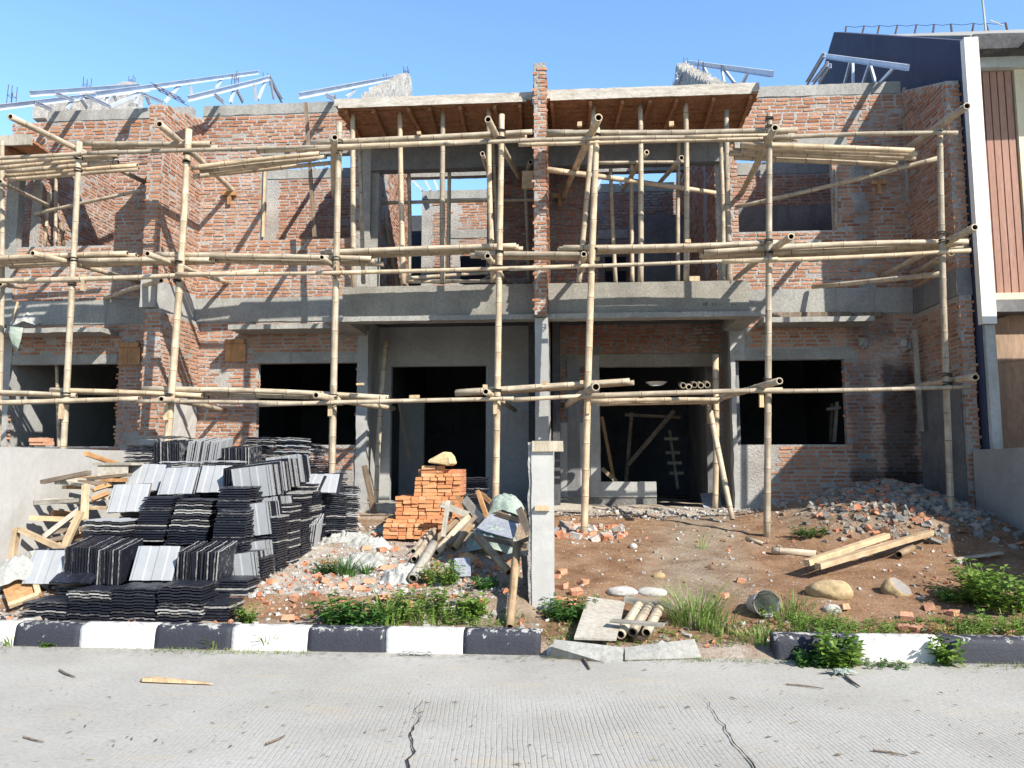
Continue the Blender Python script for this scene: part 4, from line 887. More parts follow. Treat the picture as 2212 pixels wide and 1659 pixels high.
post(3, 733, 265, 714, 1140, .055, 'scaffold post in front of the left end of the left balcony')
post(4, 1084, 248, 1071, 1062, .052, 'scaffold post just left of the middle brick pier')
post(5, 1290, 262, 1262, 1150, .056, 'scaffold post right of the middle brick pier, crossing the right balcony')
post(6, 1662, 245, 1657, 1142, .050, 'scaffold post in front of the right end of the right balcony')
post(7, 2030, 278, 2057, 1158, .048, 'scaffold post farthest right, by the dark blue wall')
post(8, 4, 304, -8, 900, .045, 'scaffold post at the very left edge of the photo', 10.9)
post(9, 122, 274, 125, 530, .036, 'thin upright bamboo behind the upper window of the left house', 12.9)
# horizontal ledgers tied to the posts
def rod(x0, y0, x1, y1, r, label, Y=SY-.1, Y2=None, group=None, **k):
    return pole(at(x0, y0, Y), at(x1, y1, Y if Y2 is None else Y2), r, label, group, **k)
G1 = 'horizontal bamboo ledgers of the top scaffold lift'; G2 = 'horizontal bamboo ledgers of the middle scaffold lift'; G3 = 'horizontal bamboo ledgers of the bottom scaffold lift'
LED = 'scaffold_ledger'
def led(x0, y0, x1, y1, r, label, grp, Y=SY-.1): return rod(x0, y0, x1, y1, r, label, Y, None, grp, name=LED, cat='scaffold ledger')
led(-30, 343, 255, 327, .034, 'top lift ledger running in from the left edge of the photo', G1)
led(190, 331, 740, 316, .034, 'top lift ledger spanning the left brick party wall', G1, SY-.13)
led(555, 325, 1062, 305, .045, 'thick top lift ledger in front of the left formwork, lower of the two', G1, SY-.1)
led(960, 311, 1550, 296, .032, 'thin top lift ledger passing in front of the middle brick pier', G1, SY-.14)
led(1120, 313, 1665, 299, .030, 'thin split top lift ledger under the right formwork', G1, SY-.02)
led(1480, 296, 1665, 292, .028, 'short top lift ledger left of the post at the right balcony end', G1, SY-.16)
led(1650, 298, 2068, 287, .037, 'top lift ledger with dark stained joints reaching the right party wall', G1)
led(-30, 607, 560, 586, .042, 'middle lift ledger running in from the left edge of the photo', G2)
led(380, 592, 780, 588, .030, 'thin middle lift ledger right of the left brick party wall', G2, SY-.14)
led(700, 590, 1270, 574, .034, 'middle lift ledger in front of the left balcony', G2, SY-.1)
led(1100, 581, 1680, 559, .030, 'middle lift ledger in front of the right balcony', G2, SY-.12)
led(1560, 565, 2096, 541, .036, 'middle lift ledger reaching the right party wall', G2)
led(-30, 871, 300, 861, .042, 'bottom lift ledger running in from the left edge of the photo', G3)
led(296, 867, 740, 872, .032, 'bottom lift ledger above the back of the roof tile heap', G3)
led(560, 874, 1110, 861, .036, 'bottom lift ledger with black paint marks in front of the left porch', G3, SY-.13)
led(1106, 864, 1275, 854, .034, 'short bottom lift ledger right of the middle brick pier', G3, SY-.05)
led(1255, 856, 1690, 842, .042, 'bottom lift ledger in front of the right porch', G3, SY-.12)
led(1640, 845, 2095, 835, .034, 'bottom lift ledger in front of the right lower window', G3)
# putlogs: poles running from in front of the posts back to the wall
GP = 'bamboo putlogs sticking out from the walls'
def put(x0, y0, Ya, x1, y1, Yb, r, label): return pole(at(x0, y0, Ya), at(x1, y1, Yb), r, label, GP, 'putlog', 'putlog')
put(22, 252, 9.6, 322, 398, YF, .050, 'long upper putlog slanting down from the far left to the left party wall')
put(344, 268, 9.9, 503, 412, YF, .056, 'upper putlog with dark open end in front of the left party wall top')
put(723, 297, 9.9, 722, 425, 12.3, .052, 'upper putlog seen end-on beside the post at the left balcony end')
put(1054, 258, 9.8, 1122, 383, 12.4, .052, 'upper putlog with cut end left of the middle brick pier')
put(1293, 254, 9.8, 1214, 428, YR-.02, .060, 'upper putlog with pale cut end right of the middle brick pier')
put(1674, 276, 9.9, 1602, 418, YF, .052, 'upper putlog with open end at the post by the right balcony end')
put(2089, 229, 9.8, 1892, 368, YF, .052, 'upper putlog pointing to the white pillar of the finished house')
put(2030, 341, 10.75, 1588, 448, 11.6, .036, 'long thin brace slanting across the upper right window')
put(0, 392, 10.6, 104, 443, 12.2, .036, 'slanting bamboo at the left edge below the top scaffold lift')
put(75, 462, 12.7, 322, 408, 12.2, .036, 'dark weathered bamboo brace inside the upper window of the left house')
put(70, 547, 9.9, 316, 616, YF, .045, 'middle putlog left of the left party wall')
put(229, 644, YF, 348, 606, 10.8, .045, 'putlog with dark open end above the party wall beam at left')
put(318, 548, 9.9, 492, 611, YF, .046, 'middle putlog in front of the left party wall')
put(0, 614, 10.6, 55, 622, 12.0, .040, 'short middle putlog at the left edge of the photo')
put(695, 556, 9.9, 765, 607, 12.3, .040, 'middle putlog beside the post at the left balcony end')
put(1053, 553, 9.9, 1092, 606, 11.9, .046, 'middle putlog seen end-on left of the middle brick pier')
put(1261, 549, 9.9, 1248, 614, YR-.02, .044, 'middle putlog seen end-on right of the middle brick pier')
put(1709, 511, 9.8, 1586, 604, YF, .050, 'middle putlog with open end by the right balcony end')
put(2106, 491, 9.8, 1902, 597, YF, .050, 'middle putlog pointing to the white pillar of the finished house')
put(2055, 546, 10.4, 1966, 590, YF, .050, 'short middle putlog seen end-on behind the farthest right post')
put(2033, 592, 10.8, 1755, 620, YF-.1, .044, 'nearly level brace below the middle lift at right')
put(348, 862, 9.9, 484, 887, YF, .045, 'bottom putlog above the back of the roof tile heap')
put(682, 854, 9.9, 851, 882, YF, .050, 'bottom putlog with open end in front of the left lower window')
put(1049, 846, 9.9, 1112, 886, YR-.2, .048, 'bottom putlog seen end-on left of the middle brick pier')
put(1287, 836, 9.8, 1217, 880, YR-.02, .060, 'bottom putlog with big dark open end right of the middle brick pier')
put(1684, 823, 9.8, 1518, 871, YF-.1, .050, 'bottom putlog with open end left of the right lower window')
put(2107, 815, 9.8, 1950, 838, YF, .050, 'bottom putlog pointing to the finished house')
# walking decks: bamboo laid side by side on the putlogs
ORD = ['front', 'second', 'third', 'fourth', 'fifth', 'sixth', 'seventh']
def deck(x0, y0, x1, y1, Y, n, where, r=.042, gap=.095, jx=.25, dz=0):
    Y = Y-.3 if Y < 11.2 else Y
    for i in range(n):
        Yi = Y+i*gap; a = at(x0, y0, Y); b = at(x1, y1, Y)
        a = a+Vector((R.uniform(-jx, jx) if i else 0, i*gap, R.uniform(-.012, .012)+dz*i)); b = b+Vector((R.uniform(-jx, jx) if i else 0, i*gap, R.uniform(-.012, .012)+dz*i))
        lab = '%s bamboo of the walking deck %s' % (ORD[i], where)
        pole(a, b, r*R.uniform(.88, 1.05) if i else r, lab, 'bamboo walking decks of the scaffold', 'deck_pole', 'deck pole')
deck(-40, 357, 255, 333, 10.85, 5, 'under the top lift at the left edge', .042, .14)
deck(180, 310, 455, 310, 10.8, 3, 'on the top lift across the left party wall', .046, .09, .1)
deck(415, 362, 690, 331, 10.85, 4, 'sloping in front of the upper left window', .042, .11, .18)
deck(672, 310, 1150, 284, 10.85, 3, 'on the top lift under the left formwork', .048, .095, .12)
deck(1181, 287, 1722, 281, 10.85, 4, 'on the top lift under the right formwork', .050, .095, .12)
deck(1600, 312, 1974, 327, 10.85, 5, 'over the upper right window', .048, .11, .12)
deck(-40, 561, 275, 547, 10.85, 5, 'on the middle lift at the left edge', .045, .10, .15)
deck(165, 565, 453, 560, 10.82, 3, 'on the middle lift behind the two left posts', .044, .09, .12)
deck(337, 549, 802, 560, 10.83, 4, 'on the middle lift right of the left party wall', .046, .09, .12)
deck(703, 545, 1115, 530, 10.95, 4, 'on the middle lift in front of the left balcony', .045, .09, .1)
deck(1026, 549, 1285, 550, 10.83, 3, 'on the middle lift across the middle brick pier', .046, .09, .08)
deck(1216, 534, 1680, 525, 10.83, 4, 'on the middle lift in front of the right balcony', .046, .09, .08)
deck(1520, 547, 2090, 521, 10.86, 4, 'on the middle lift left of the right party wall', .048, .09, .1)
deck(-40, 846, 165, 856, 10.83, 2, 'on the bottom lift at the left edge', .042, .1, .1)
deck(110, 842, 436, 854, 10.85, 3, 'on the bottom lift behind the two left posts', .042, .09, .1)
deck(309, 839, 820, 857, 10.87, 3, 'on the bottom lift above the roof tile heap', .046, .09, .1)
deck(985, 847, 1360, 824, 10.83, 3, 'on the bottom lift across the middle brick pier', .050, .1, .1)
deck(1270, 868, 1560, 862, 11.6, 4, 'inside the right porch on the bottom lift', .040, .14, .3)
# props under the formwork
GF = 'bamboo props under the roof formwork'
for k, (x0, y0, x1, y1, Y, lab) in enumerate((
    (762, 240, 764, 615, 11.44, 'left end of the left formwork, front row'), (864, 234, 872, 608, 11.44, 'left formwork, front row, second from the left'), (957, 231, 956, 606, 11.44, 'left formwork, front row, third from the left'), (1056, 228, 1066, 604, 11.44, 'left formwork, front row, beside the middle post'),
    (1283, 226, 1250, 604, 11.44, 'right formwork, front row, behind the post right of the brick pier'), (1383, 217, 1384, 606, 11.44, 'right formwork, front row, second from the left'), (1481, 213, 1482, 605, 11.44, 'right formwork, front row, third from the left'), (1569, 238, 1577, 606, 11.44, 'right end of the right formwork, front row'),
    (776, 280, 785, 606, 12.3, 'left formwork, back row, at the left end'), (880, 282, 885, 604, 12.9, 'left formwork, back row, second from the left'), (972, 282, 968, 605, 12.9, 'left formwork, back row, third from the left'), (1065, 282, 1078, 600, 12.6, 'left formwork, back row, near the middle post'), (1130, 312, 1142, 604, 13.2, 'left formwork, back row, just left of the brick pier'),
    (1318, 316, 1330, 606, 12.8, 'right formwork, back row, left one, thin'), (1366, 290, 1366, 604, 12.7, 'right formwork, back row, second from the left'), (1466, 288, 1464, 605, 12.5, 'right formwork, back row, third from the left'), (1556, 300, 1562, 605, 12.2, 'right formwork, back row, at the right end'))):
    pole(at(x1, y1, Y)-Vector((0, 0, .05)), at(x0, y0, Y), .048 if Y < 12 else .040, 'bamboo prop under the '+lab, GF, 'formwork_prop', 'bamboo prop', seg=.4)
rod(815, 439, 1156, 432, .036, 'level bamboo tied across the props of the left balcony', 13.2)
rod(1285, 352, 1484, 350, .030, 'thin level bamboo tied across the props of the right balcony', 11.6)
pole(at(1180, 366, 11.6), at(1545, 417, 12.6), .050, 'long bamboo slanting down across the right balcony from the brick pier')
pole(at(1042, 332, 11.2), at(1064, 398, 13.2), .040, 'short slanting bamboo with open end left of the middle brick pier, upper storey')
pole(at(1146, 350, 12.0), at(1135, 378, 13.6), .045, 'stubby slanting bamboo with open end close to the left side of the brick pier')
pole(at(1397, 329, 11.6), at(1345, 410, 13.4), .045, 'slanting bamboo with open end between props of the right balcony, left one')
pole(at(1472, 341, 11.6), at(1418, 402, 13.6), .045, 'slanting bamboo with open end between props of the right balcony, right one')
pole(at(822, 432, 13.6), at(858, 620, 13.8), .040, 'bamboo ladder rail leaning in the left balcony', mat='bamboo_old')
rod(834, 735, 812, 1088, .052, 'bamboo prop leaning in the left porch', 12.9, 12.6)
rod(1545, 766, 1545, 1098, .055, 'upright bamboo prop at the right side of the right porch', 12.3)
rod(1534, 889, 1582, 1122, .050, 'bamboo prop leaning at the right side of the right porch', 11.9, 11.3)
rod(870, 608, 1100, 607, .034, 'bamboo lying on the left balcony floor, lower', 11.9); rod(865, 602, 1066, 589, .032, 'bamboo lying askew on the left balcony floor, upper', 11.7, 12.2)
rod(1040, 606, 1150, 560, .030, 'dark bamboo leaning low in the left balcony near the brick pier', 12.6, 13.3, mat='bamboo_old')
# uprights and stacked offcuts at left, upper storey of the left house
for k, (x0, y0, x1, y1, lab) in enumerate(((106, 416, 97, 532, 'short upright bamboo left of three in the upper window of the left house'), (131, 482, 137, 532, 'grey upright board in the upper window of the left house'))):
    rod(x0, y0, x1, y1, .04, lab, 12.9, mat='bamboo_old' if k else 'bamboo')
# lashings: dark wire turns round the posts, part of each post
LZ = {1: (318, 345, 545, 600, 848, 866), 2: (316, 334, 556, 598, 850, 866), 3: (300, 318, 556, 590, 856, 872), 4: (288, 304, 548, 580, 846, 862), 5: (284, 303, 546, 574, 836, 856), 6: (280, 297, 536, 561, 828, 844), 7: (290, 320, 528, 545, 820, 838)}
for k, (o, b, t) in POSTS.items():
    if k not in LZ: continue
    L = (t-b).length
    for py in LZ[k]:
        px = 1000; mb = MB(); z = at(px, py, SY).z; f = (z-b.z)/(t.z-b.z); c = f*L
        if not 0 < f < 1: continue
        rr = lerp(.056, .05, f)*1.08; pts_ = [(rr*math.cos(a*.6283), rr*math.sin(a*.6283), c+(a/10-1)*.02+.012*math.sin(a*.4)) for a in range(31)]; mb.tube(pts_, .0075, 4, 0, False)
        me = mb.build('wire_lashing', M['wire'], origin=(0, 0, 0)); me.parent = o
        for i in range(0): rr = lerp(.056, .05, f)*1.08; h = c+(i-1)*.018+R.uniform(-.006, .006); ph = R.uniform(-.02, .02); mb.tube([(rr*math.cos(a*.6283), rr*math.sin(a*.6283), h+ph*math.sin(a*.6283)) for a in range(11)], .005, 4, 0, False)
# small timber cleats and T brackets
def cleat(px, py, w_, h_, Y, label, parent=None, mat='wood_pale', cat='wood block'):
    Y = Y-.3 if Y < 10.9 else Y; a = at(px, py, Y); mb = MB(); s = Y/FPX; mb.box(a.x-w_*s/2, a.x+w_*s/2, Y-.025, Y+.025, a.z-h_*s/2, a.z+h_*s/2, 0, .004)
    return tag(mb.build('wood_block', M[mat]), label, cat, 'small timber blocks on the scaffold')
for px, py, Y, lab in ((497, 419, YF-.02, 'wooden T bracket under the upper putlog right of the left party wall'), (1897, 395, YF-.02, 'wooden T bracket under the upper putlog by the right inner corner'), (1209, 424, YR-.1, 'brick and block bearing under the putlog right of the brick pier')):
    t_ = thing('wall_bracket', lab, 'bracket', at(px, py, Y)); s = Y/FPX; a = at(px, py, Y)
    mb = MB(); mb.box(a.x-16*s, a.x+16*s, Y-.05, Y-.005, a.z-.035, a.z+.035, 0, .004); mb.build('bearer', M['wood_orange'], t_)
    mb = MB(); mb.box(a.x-.03, a.x+.03, Y-.045, Y-.005, a.z-.2, a.z-.038, 0, .004); mb.build('upright_block', M['wood_orange'], t_)
for px, py, w_, h_, Y, lab in ((583, 292, 10, 7, 10.8, 'wood block on the top lift above the upper left window'), (905, 288, 9, 7, 10.8, 'wood block on the top lift, left formwork'), (1252, 269, 10, 10, 10.8, 'wood block on the top lift near the post right of the brick pier'), (1450, 268, 10, 10, 10.8, 'wood block on the top lift, middle of the right formwork'),
    (895, 868-11, 22, 7, 10.6, 'pale block on the bottom ledger of the left porch'), (1048, 835, 10, 8, 10.6, 'pale block on the deck end left of the middle post'), (1176, 827, 10, 8, 10.7, 'pale block on the bottom deck right of the brick pier'), (1258, 826, 10, 8, 10.7, 'pale block on the bottom deck at the post'), (1486, 521, 12, 8, 10.7, 'brown block on the middle lift, right balcony'),
    (180, 610, 8, 40, 10.62, 'upright cleat on the second post from left, middle lift'), (730, 582, 7, 34, 10.62, 'upright cleat beside the post at the left balcony end'), (1140, 389, 26, 40, 11.6, 'plywood square nailed at a prop left of the brick pier'), (714, 884, 9, 30, 10.63, 'upright cleat on the post at the left porch'), (1070, 880, 9, 30, 10.63, 'upright cleat on the middle post, bottom lift'),
    (1271, 875, 8, 36, 10.63, 'upright cleat on the post right of the brick pier, bottom lift'), (1645, 866, 9, 28, 10.63, 'upright cleat on the post by the right lower window'), (1532, 895, 7, 40, 11.9, 'upright cleat at the prop of the right porch'), (360, 888, 9, 40, 10.62, 'upright cleat on the thick leaning post, bottom lift'), (133, 886, 9, 40, 10.62, 'upright cleat on the far left post, bottom lift'),
    (1213, 880, 22, 8, YR-.1, 'bearing block under the bottom putlog in the right porch'), (778, 828+2, 16, 5, 10.7, 'pale plank end on the bottom deck above the tile heap'), (1500, 603, 22, 12, 11.5, 'dark wedge sticking out of the right balcony parapet')):
    cleat(px, py, w_, h_, Y, lab)
# bamboo tubes lying on the porch deck, seen end on, and an enamel basin
for k, (px, py) in enumerate(((1476, 833), (1500, 832), (1514, 833), (1528, 832), (1488, 836))):
    pole(at(px, py, 11.7), at(px-6, py-4, 12.9), .05, '%s bamboo tube lying end-on on the porch deck' % ('leftmost', 'middle', 'right middle', 'rightmost', 'half hidden')[k], 'bamboo tubes stored on the porch deck')
mb = MB(); c = at(1418, 833, 11.9)
for r0, r1, z0, z1 in ((.09, .15, 0, .045), (.15, .165, .045, .052), (.165, .14, .052, .045), (.14, .08, .045, .01)):
    for i in range(16):
        a0, a1 = i*math.pi/8, (i+1)*math.pi/8; mb.add([c+Vector((r0*math.cos(a0), r0*math.sin(a0), z0)), c+Vector((r0*math.cos(a1), r0*math.sin(a1), z0)), c+Vector((r1*math.cos(a1), r1*math.sin(a1), z1)), c+Vector((r1*math.cos(a0), r1*math.sin(a0), z1))], [(0, 1, 2, 3)])
tag(mb.build('basin', M['bucket'], smooth=True), 'shallow pale basin on the deck inside the right porch', 'basin')
# things leaning inside the dark porch
GI = 'timbers inside the dark right porch'
board(1300, 900, 1326, 1035, 14.6, .06, .04, 'wood_orange', 'timber', 'reddish timber leaning inside the porch opening at left', 'timber', GI)
board(1365, 890, 1352, 1040, 15.2, .07, .05, 'wood_dark', 'timber', 'upright timber of the trestle inside the porch', 'timber', GI)
board(1456, 888, 1356, 1005, 15.0, .08, .05, 'wood_dark', 'timber', 'diagonal timber brace inside the porch', 'timber', GI)
board(1350, 896, 1470, 902, 15.2, .06, .05, 'wood_dark', 'timber', 'level timber of the trestle inside the porch', 'timber', GI)
board(1300, 1012, 1332, 1040, 14.4, .07, .03, 'wood_pale', 'timber', 'short pale timber leaning low inside the porch opening', 'timber', GI)
t_ = thing('ladder', 'narrow timber ladder with crosspieces leaning in the dark porch', 'ladder', at(1462, 1055, 15.6)); mb = MB(); mb.beam(at(1446, 930, 15.9), at(1464, 1056, 15.4), .05, .04); mb.build('rail', M['wood_grey'], t_)
for px, py in ((1450, 948), (1453, 978), (1457, 1000), (1461, 1022)):
    mb = MB(); p = at(px, py, 15.6); mb.box(p.x-.14, p.x+.14, p.y-.03, p.y-.005, p.z-.03, p.z+.03); mb.build('rung', M['wood_grey'], t_)
board(1808, 868, 1802, 955, 13.6, .05, .05, 'wood_grey', 'timber', 'right upright timber of the trestle behind the right lower window', 'timber')
board(1797, 872, 1795, 955, 13.8, .05, .05, 'wood_dark', 'timber', 'left upright timber of the trestle behind the right lower window', 'timber')
board(1786, 884, 1816, 880, 13.5, .05, .04, 'wood_grey', 'timber', 'short crosspiece on the trestle behind the right lower window', 'timber')
board(787, 1005, 811, 1118, 12.2, .09, .03, 'wood_dark', 'plank', 'narrow plank leaning on the left porch corner', 'plank')
board(860, 865, 885, 990, 13.6, .03, .02, 'wood_dark', 'stick', 'thin dark stick leaning inside the left porch', 'stick')
# ------------------------------------------------------------------ roof tile heap
ORDW = ['topmost', 'second from the top', 'third from the top', 'fourth from the top', 'fifth from the top', 'sixth from the top', 'seventh from the top', 'eighth from the top', 'ninth from the top', 'tenth from the top', 'eleventh from the top', 'twelfth from the top', 'thirteenth from the top', 'fourteenth from the top', 'fifteenth from the top', 'sixteenth from the top', 'seventeenth from the top', 'eighteenth from the top', 'nineteenth from the top', 'twentieth from the top']
ORDL = [o.replace('topmost', 'leftmost').replace('top', 'left') for o in ORDW]
TP = [(0, 0), (.018, 0), (.03, .007), (.125, .007), (.14, 0), (.21, 0), (.225, .007), (.315, .007), (.33, 0), (.40, 0), (.42, -.004)]
def tile_geo(mb, M4, th=.014, ln=.345):
    n = len(TP); vs = []
    for y in (0, ln):
        for x, z in TP: vs.append(M4 @ Vector((x-.21, y, z+th)))
        for x, z in TP: vs.append(M4 @ Vector((x-.21, y, z)))
    top = [(i, i+1, 2*n+i+1, 2*n+i) for i in range(n-1)]; bot = [(n+i+1, n+i, 3*n+i, 3*n+i+1) for i in range(n-1)]
    edge = [(n+i, n+i+1, i+1, i) for i in range(n-1)]+[(2*n+i, 2*n+i+1, 3*n+i+1, 3*n+i) for i in range(n-1)]+[(0, 2*n, 3*n, n), (n-1, 2*n-1, 4*n-1, 3*n-1)]
    mb.add(vs, top, 0); o = len(mb.v)-len(vs); mb.f += [tuple(i+o for i in f) for f in edge]; mb.m += [1]*len(edge); mb.f += [tuple(i+o for i in f) for f in bot]; mb.m += [2]*len(bot)
I4 = Matrix.Identity(4)
TM = {}
for key, mats in (('dark', ('tile_dark', 'tile_dark', 'tile_pale')), ('worn', ('tile_dark', 'tile_edge', 'tile_pale')), ('pale', ('tile_pale', 'tile_pale', 'tile_pale')), ('coat', ('tile_dark', 'tile_dark', 'tile_dark')), ('edge', ('tile_dark', 'tile_edge', 'tile_dark'))):
    mb = MB(); tile_geo(mb, I4); me = bpy.data.meshes.new('roof_tile_'+key); me.from_pydata(mb.v, [], mb.f)
    for m_ in mats: me.materials.append(M[m_])
    me.polygons.foreach_set('material_index', mb.m); me.update(); TM[key] = me
def tile(M4, key, label, grp):
    o = bpy.data.objects.new('roof_tile', TM[key]); COL.objects.link(o); o.matrix_world = M4; return tag(o, label, 'roof tile', grp)
TG = 'concrete roof tiles in the heap'
core = MB()
PITCH_T = .0265
def core_fill(x, y, z0, z1, rz=0):
    z = z0
    while z < z1-.012:
        Mx = Matrix.Translation((x+R.uniform(-.012, .012), y+R.uniform(-.01, .01), z)) @ Matrix.Rotation(rz+R.uniform(-.03, .03), 4, 'Z')
        c = [Mx @ Vector(p) for p in ((-.21, 0, 0), (.21, 0, 0), (.21, .345, 0), (-.21, .345, 0), (-.21, 0, .016), (.21, 0, .016), (.21, .345, .016), (-.21, .345, .016))]
        core.hexa(c, R.choice([0, 0, 0, 0, 0, 1])); z += PITCH_T
def flat(x, y, z0, n, phrase, rz=0, worn=.5, shear=0.0, tilt=0.0, dy=.0, pale_top=False, side=0.0, turn=False):
    for i in range(n):
        Mx = Matrix.Translation((x+R.uniform(-.012, .012)+side*i, y+R.uniform(-.012, .012)+shear*i, z0+i*PITCH_T)) @ Matrix.Rotation(rz+R.uniform(-.035, .035), 4, 'Z') @ Matrix.Rotation(R.uniform(-.012, .012)+tilt, 4, 'X') @ Matrix.Rotation(R.uniform(-.012, .012), 4, 'Y')
        if turn: Mx = Mx @ Matrix.Translation((.172, .21, 0)) @ Matrix.Rotation(math.pi/2, 4, 'Z')
        k = n-1-i; key = 'worn' if R.random() < worn*.75 else 'coat'
        if pale_top and k == 0: key = 'pale'
        tile(Mx, key, '%s roof tile, %s, flat stack %s' % ('dark' if key == 'coat' else ('bare' if key == 'pale' else 'worn'), ORDW[k] if k < 20 else 'low', phrase), TG)
CYC = Matrix(((0, 0, 1, 0), (1, 0, 0, 0), (0, 1, 0, 0), (0, 0, 0, 1)))      # width -> depth, length -> up, thickness -> sideways
def upright(x, y, z0, i, n, rz, lean, tilt, pitch):
    return Matrix.Translation((x, y, z0)) @ Matrix.Rotation(rz, 4, 'Z') @ Matrix.Translation(((i-n/2)*pitch, R.uniform(-.012, .012), R.uniform(-.004, .008))) @ Matrix.Rotation(lean, 4, 'X') @ Matrix.Rotation(-tilt+R.uniform(-.02, .02), 4, 'Y') @ Matrix.Translation((0, .21, 0)) @ CYC
def vert(x, y, z0, n, phrase, rz=0, lean=.25, key='dark', pitch=.032, tilt=.0):
    """tiles standing on end, their straight edges towards the street"""
    for i in range(n):
        k = {'mix': R.choice(['coat', 'edge', 'worn']), 'dark': R.choice(['coat', 'coat', 'edge']), 'pale': R.choice(['pale', 'worn', 'pale'])}[key]
        tile(upright(x, y, z0, i, n, rz, lean, tilt, pitch), k, '%s upright roof tile, %s, %s' % ('bare' if k == 'pale' else ('worn' if k in ('worn', 'edge') else 'dark'), ORDL[i], phrase), TG)
def face(x, y, z0, n, phrase, rz=0, lean=.75, gap=.035, key='pale', roll=0):
    """tiles leaning on the slope with the bare back towards the street"""
    for i in range(n):
        Mx = Matrix.Translation((x+R.uniform(-.01, .01)+i*.012, y+i*gap*1.0, z0+R.uniform(0, .012))) @ Matrix.Rotation(rz, 4, 'Z') @ Matrix.Rotation(lean+R.uniform(-.03, .03), 4, 'X') @ Matrix.Rotation(roll+R.uniform(-.02, .02), 4, 'Z')
        tile(Mx, key if i == 0 else 'worn', '%s pale roof tile of the set leaning %s' % (('front', 'second', 'third', 'fourth')[i], phrase), TG)
def xa_(px, Y): return at(px, 1150, Y).x
CX0 = -4.76
colx = lambda i, Y: lerp(-4.76, -5.45, (Y-6.95)/3.85)+i*.445
# hidden lower tiles that carry the upper rows
for r in range(10):
    Y = 6.98+r*.37; zt = [.1, .36, .42, .68, .80, 1.12, 1.22, 1.36, 1.50, 1.62][r]
    for i in range(4 if r < 9 else 5): core_fill(colx(i, Y), Y+.02, hgt(colx(i, Y), Y)-.02, zt)
# row 0: flat stacks on the kerb side
for i, n in enumerate((7, 11, 12, 13)):
    x = xa_((108, 203, 296, 395)[i], 6.95)
    flat(x, 6.93, .115, n, ('at the left end of the front row', 'second from left in the front row', 'third from left in the front row', 'at the right end of the front row')[i], rz=(.02, -.02, .03, .0)[i], worn=.62)
tile(Matrix.Translation((xa_(160, 7.3), 7.28, .40)) @ Matrix.Rotation(.5, 4, 'X'), 'dark', 'single dark roof tile leaning behind the left end of the front row', TG)
# row 1
face(xa_(112, 7.45), 7.36, .38, 3, 'at the left end of the second row', rz=.06, lean=1.12)
vert(xa_(182, 7.45), 7.42, .40, 13, 'left block of the second row', lean=.18, key='dark', tilt=-.12, pitch=.028)
vert(xa_(243, 7.45), 7.40, .38, 9, 'middle block of the second row', lean=.18, key='mix', tilt=-.10, pitch=.029)
face(xa_(340, 7.4), 7.33, .42, 2, 'in the middle of the second row', rz=.02, lean=1.15)
vert(xa_(440, 7.45), 7.36, .37, 14, 'right block of the second row', lean=.16, key='dark', tilt=-.1, pitch=.03)
# row 2
flat(xa_(230, 8.05), 7.98, at(230, 1192, 8.0).z, 13, 'on the left of the third row', worn=.5, pale_top=True, side=-.002)
flat(xa_(327, 8.25), 8.16, .72, 18, 'second from left in the third row', worn=.2, shear=.012, rz=.02, turn=True)
flat(xa_(405, 8.15), 8.06, .70, 18, 'third from left in the third row', worn=.55, shear=.013, rz=-.03)
flat(xa_(492, 7.9), 7.80, .55, 20, 'tall at right of third row, lower part', worn=.06, shear=.011, turn=True)
flat(xa_(512, 8.2), 8.04, .55+20*PITCH_T, 9, 'tall at right of third row, upper part', worn=.1, shear=.010, turn=True)
# row 3: pale tiles facing the street
face(xa_(277, 8.5), 8.42, at(275, 1109, 8.42).z, 2, 'low at the left of the fourth row', rz=.05, lean=1.1, roll=.06)
face(xa_(311, 9.05), 8.95, at(311, 1060, 8.95).z, 3, 'at the left of the fourth row', rz=.04, lean=1.12, roll=-.05)
face(xa_(384, 8.8), 8.68, at(384, 1069, 8.68).z, 3, 'in the middle of the fourth row', rz=-.08, lean=1.12, roll=.04)
face(xa_(455, 8.85), 8.76, at(455, 1066, 8.76).z, 2, 'at the right of the fourth row', rz=-.02, lean=1.1, roll=.02)
vert(xa_(528, 8.9), 8.70, 1.16, 12, 'at the right end of the fourth row', lean=.12, key='dark', tilt=-.05)
# row 4 and the top
flat(xa_(395, 9.4), 9.2, 1.52, 3, 'low behind the pale leaning tiles, left', worn=1.0, rz=.1, pale_top=True); flat(xa_(480, 9.4), 9.2, 1.50, 4, 'low behind the pale leaning tiles, right', worn=1.0, rz=-.06, pale_top=True)
flat(xa_(312, 10.0), 9.8, 1.45, 14, 'at the top left corner of the heap', worn=.6, rz=.05)
vert(xa_(366, 9.9), 9.78, 1.50, 12, 'at the top of the heap, dark block', lean=.1, key='dark')
vert(xa_(440, 9.95), 9.80, 1.52, 13, 'at the top of the heap, pale-edged block', lean=.15, key='pale', tilt=-.2, pitch=.034)
vert(xa_(515, 9.8), 9.66, 1.42, 12, 'at the top of the heap, right block', lean=.1, key='dark')
tile(Matrix.Translation((xa_(340, 10.1), 9.9, at(340, 948, 9.9).z)) @ Matrix.Rotation(.1, 4, 'X'), 'dark', 'single dark roof tile lying on the very top left of the heap', TG)
tt = MB()
def tflat(x, y, z0, n, rz=0, shear=0):
    for i in range(n): tile_geo(tt, Matrix.Translation((x+R.uniform(-.02, .02), y+R.uniform(-.02, .02)+shear*i, z0+i*PITCH_T)) @ Matrix.Rotation(rz+R.uniform(-.06, .06), 4, 'Z') @ Matrix.Rotation(R.uniform(-.02, .02), 4, 'X')); 
def tvert(x, y, z0, n, rz, lean, tilt=0, pitch=.03):
    for i in range(n): tile_geo(tt, upright(x, y, z0, i, n, rz, lean, -tilt, pitch))
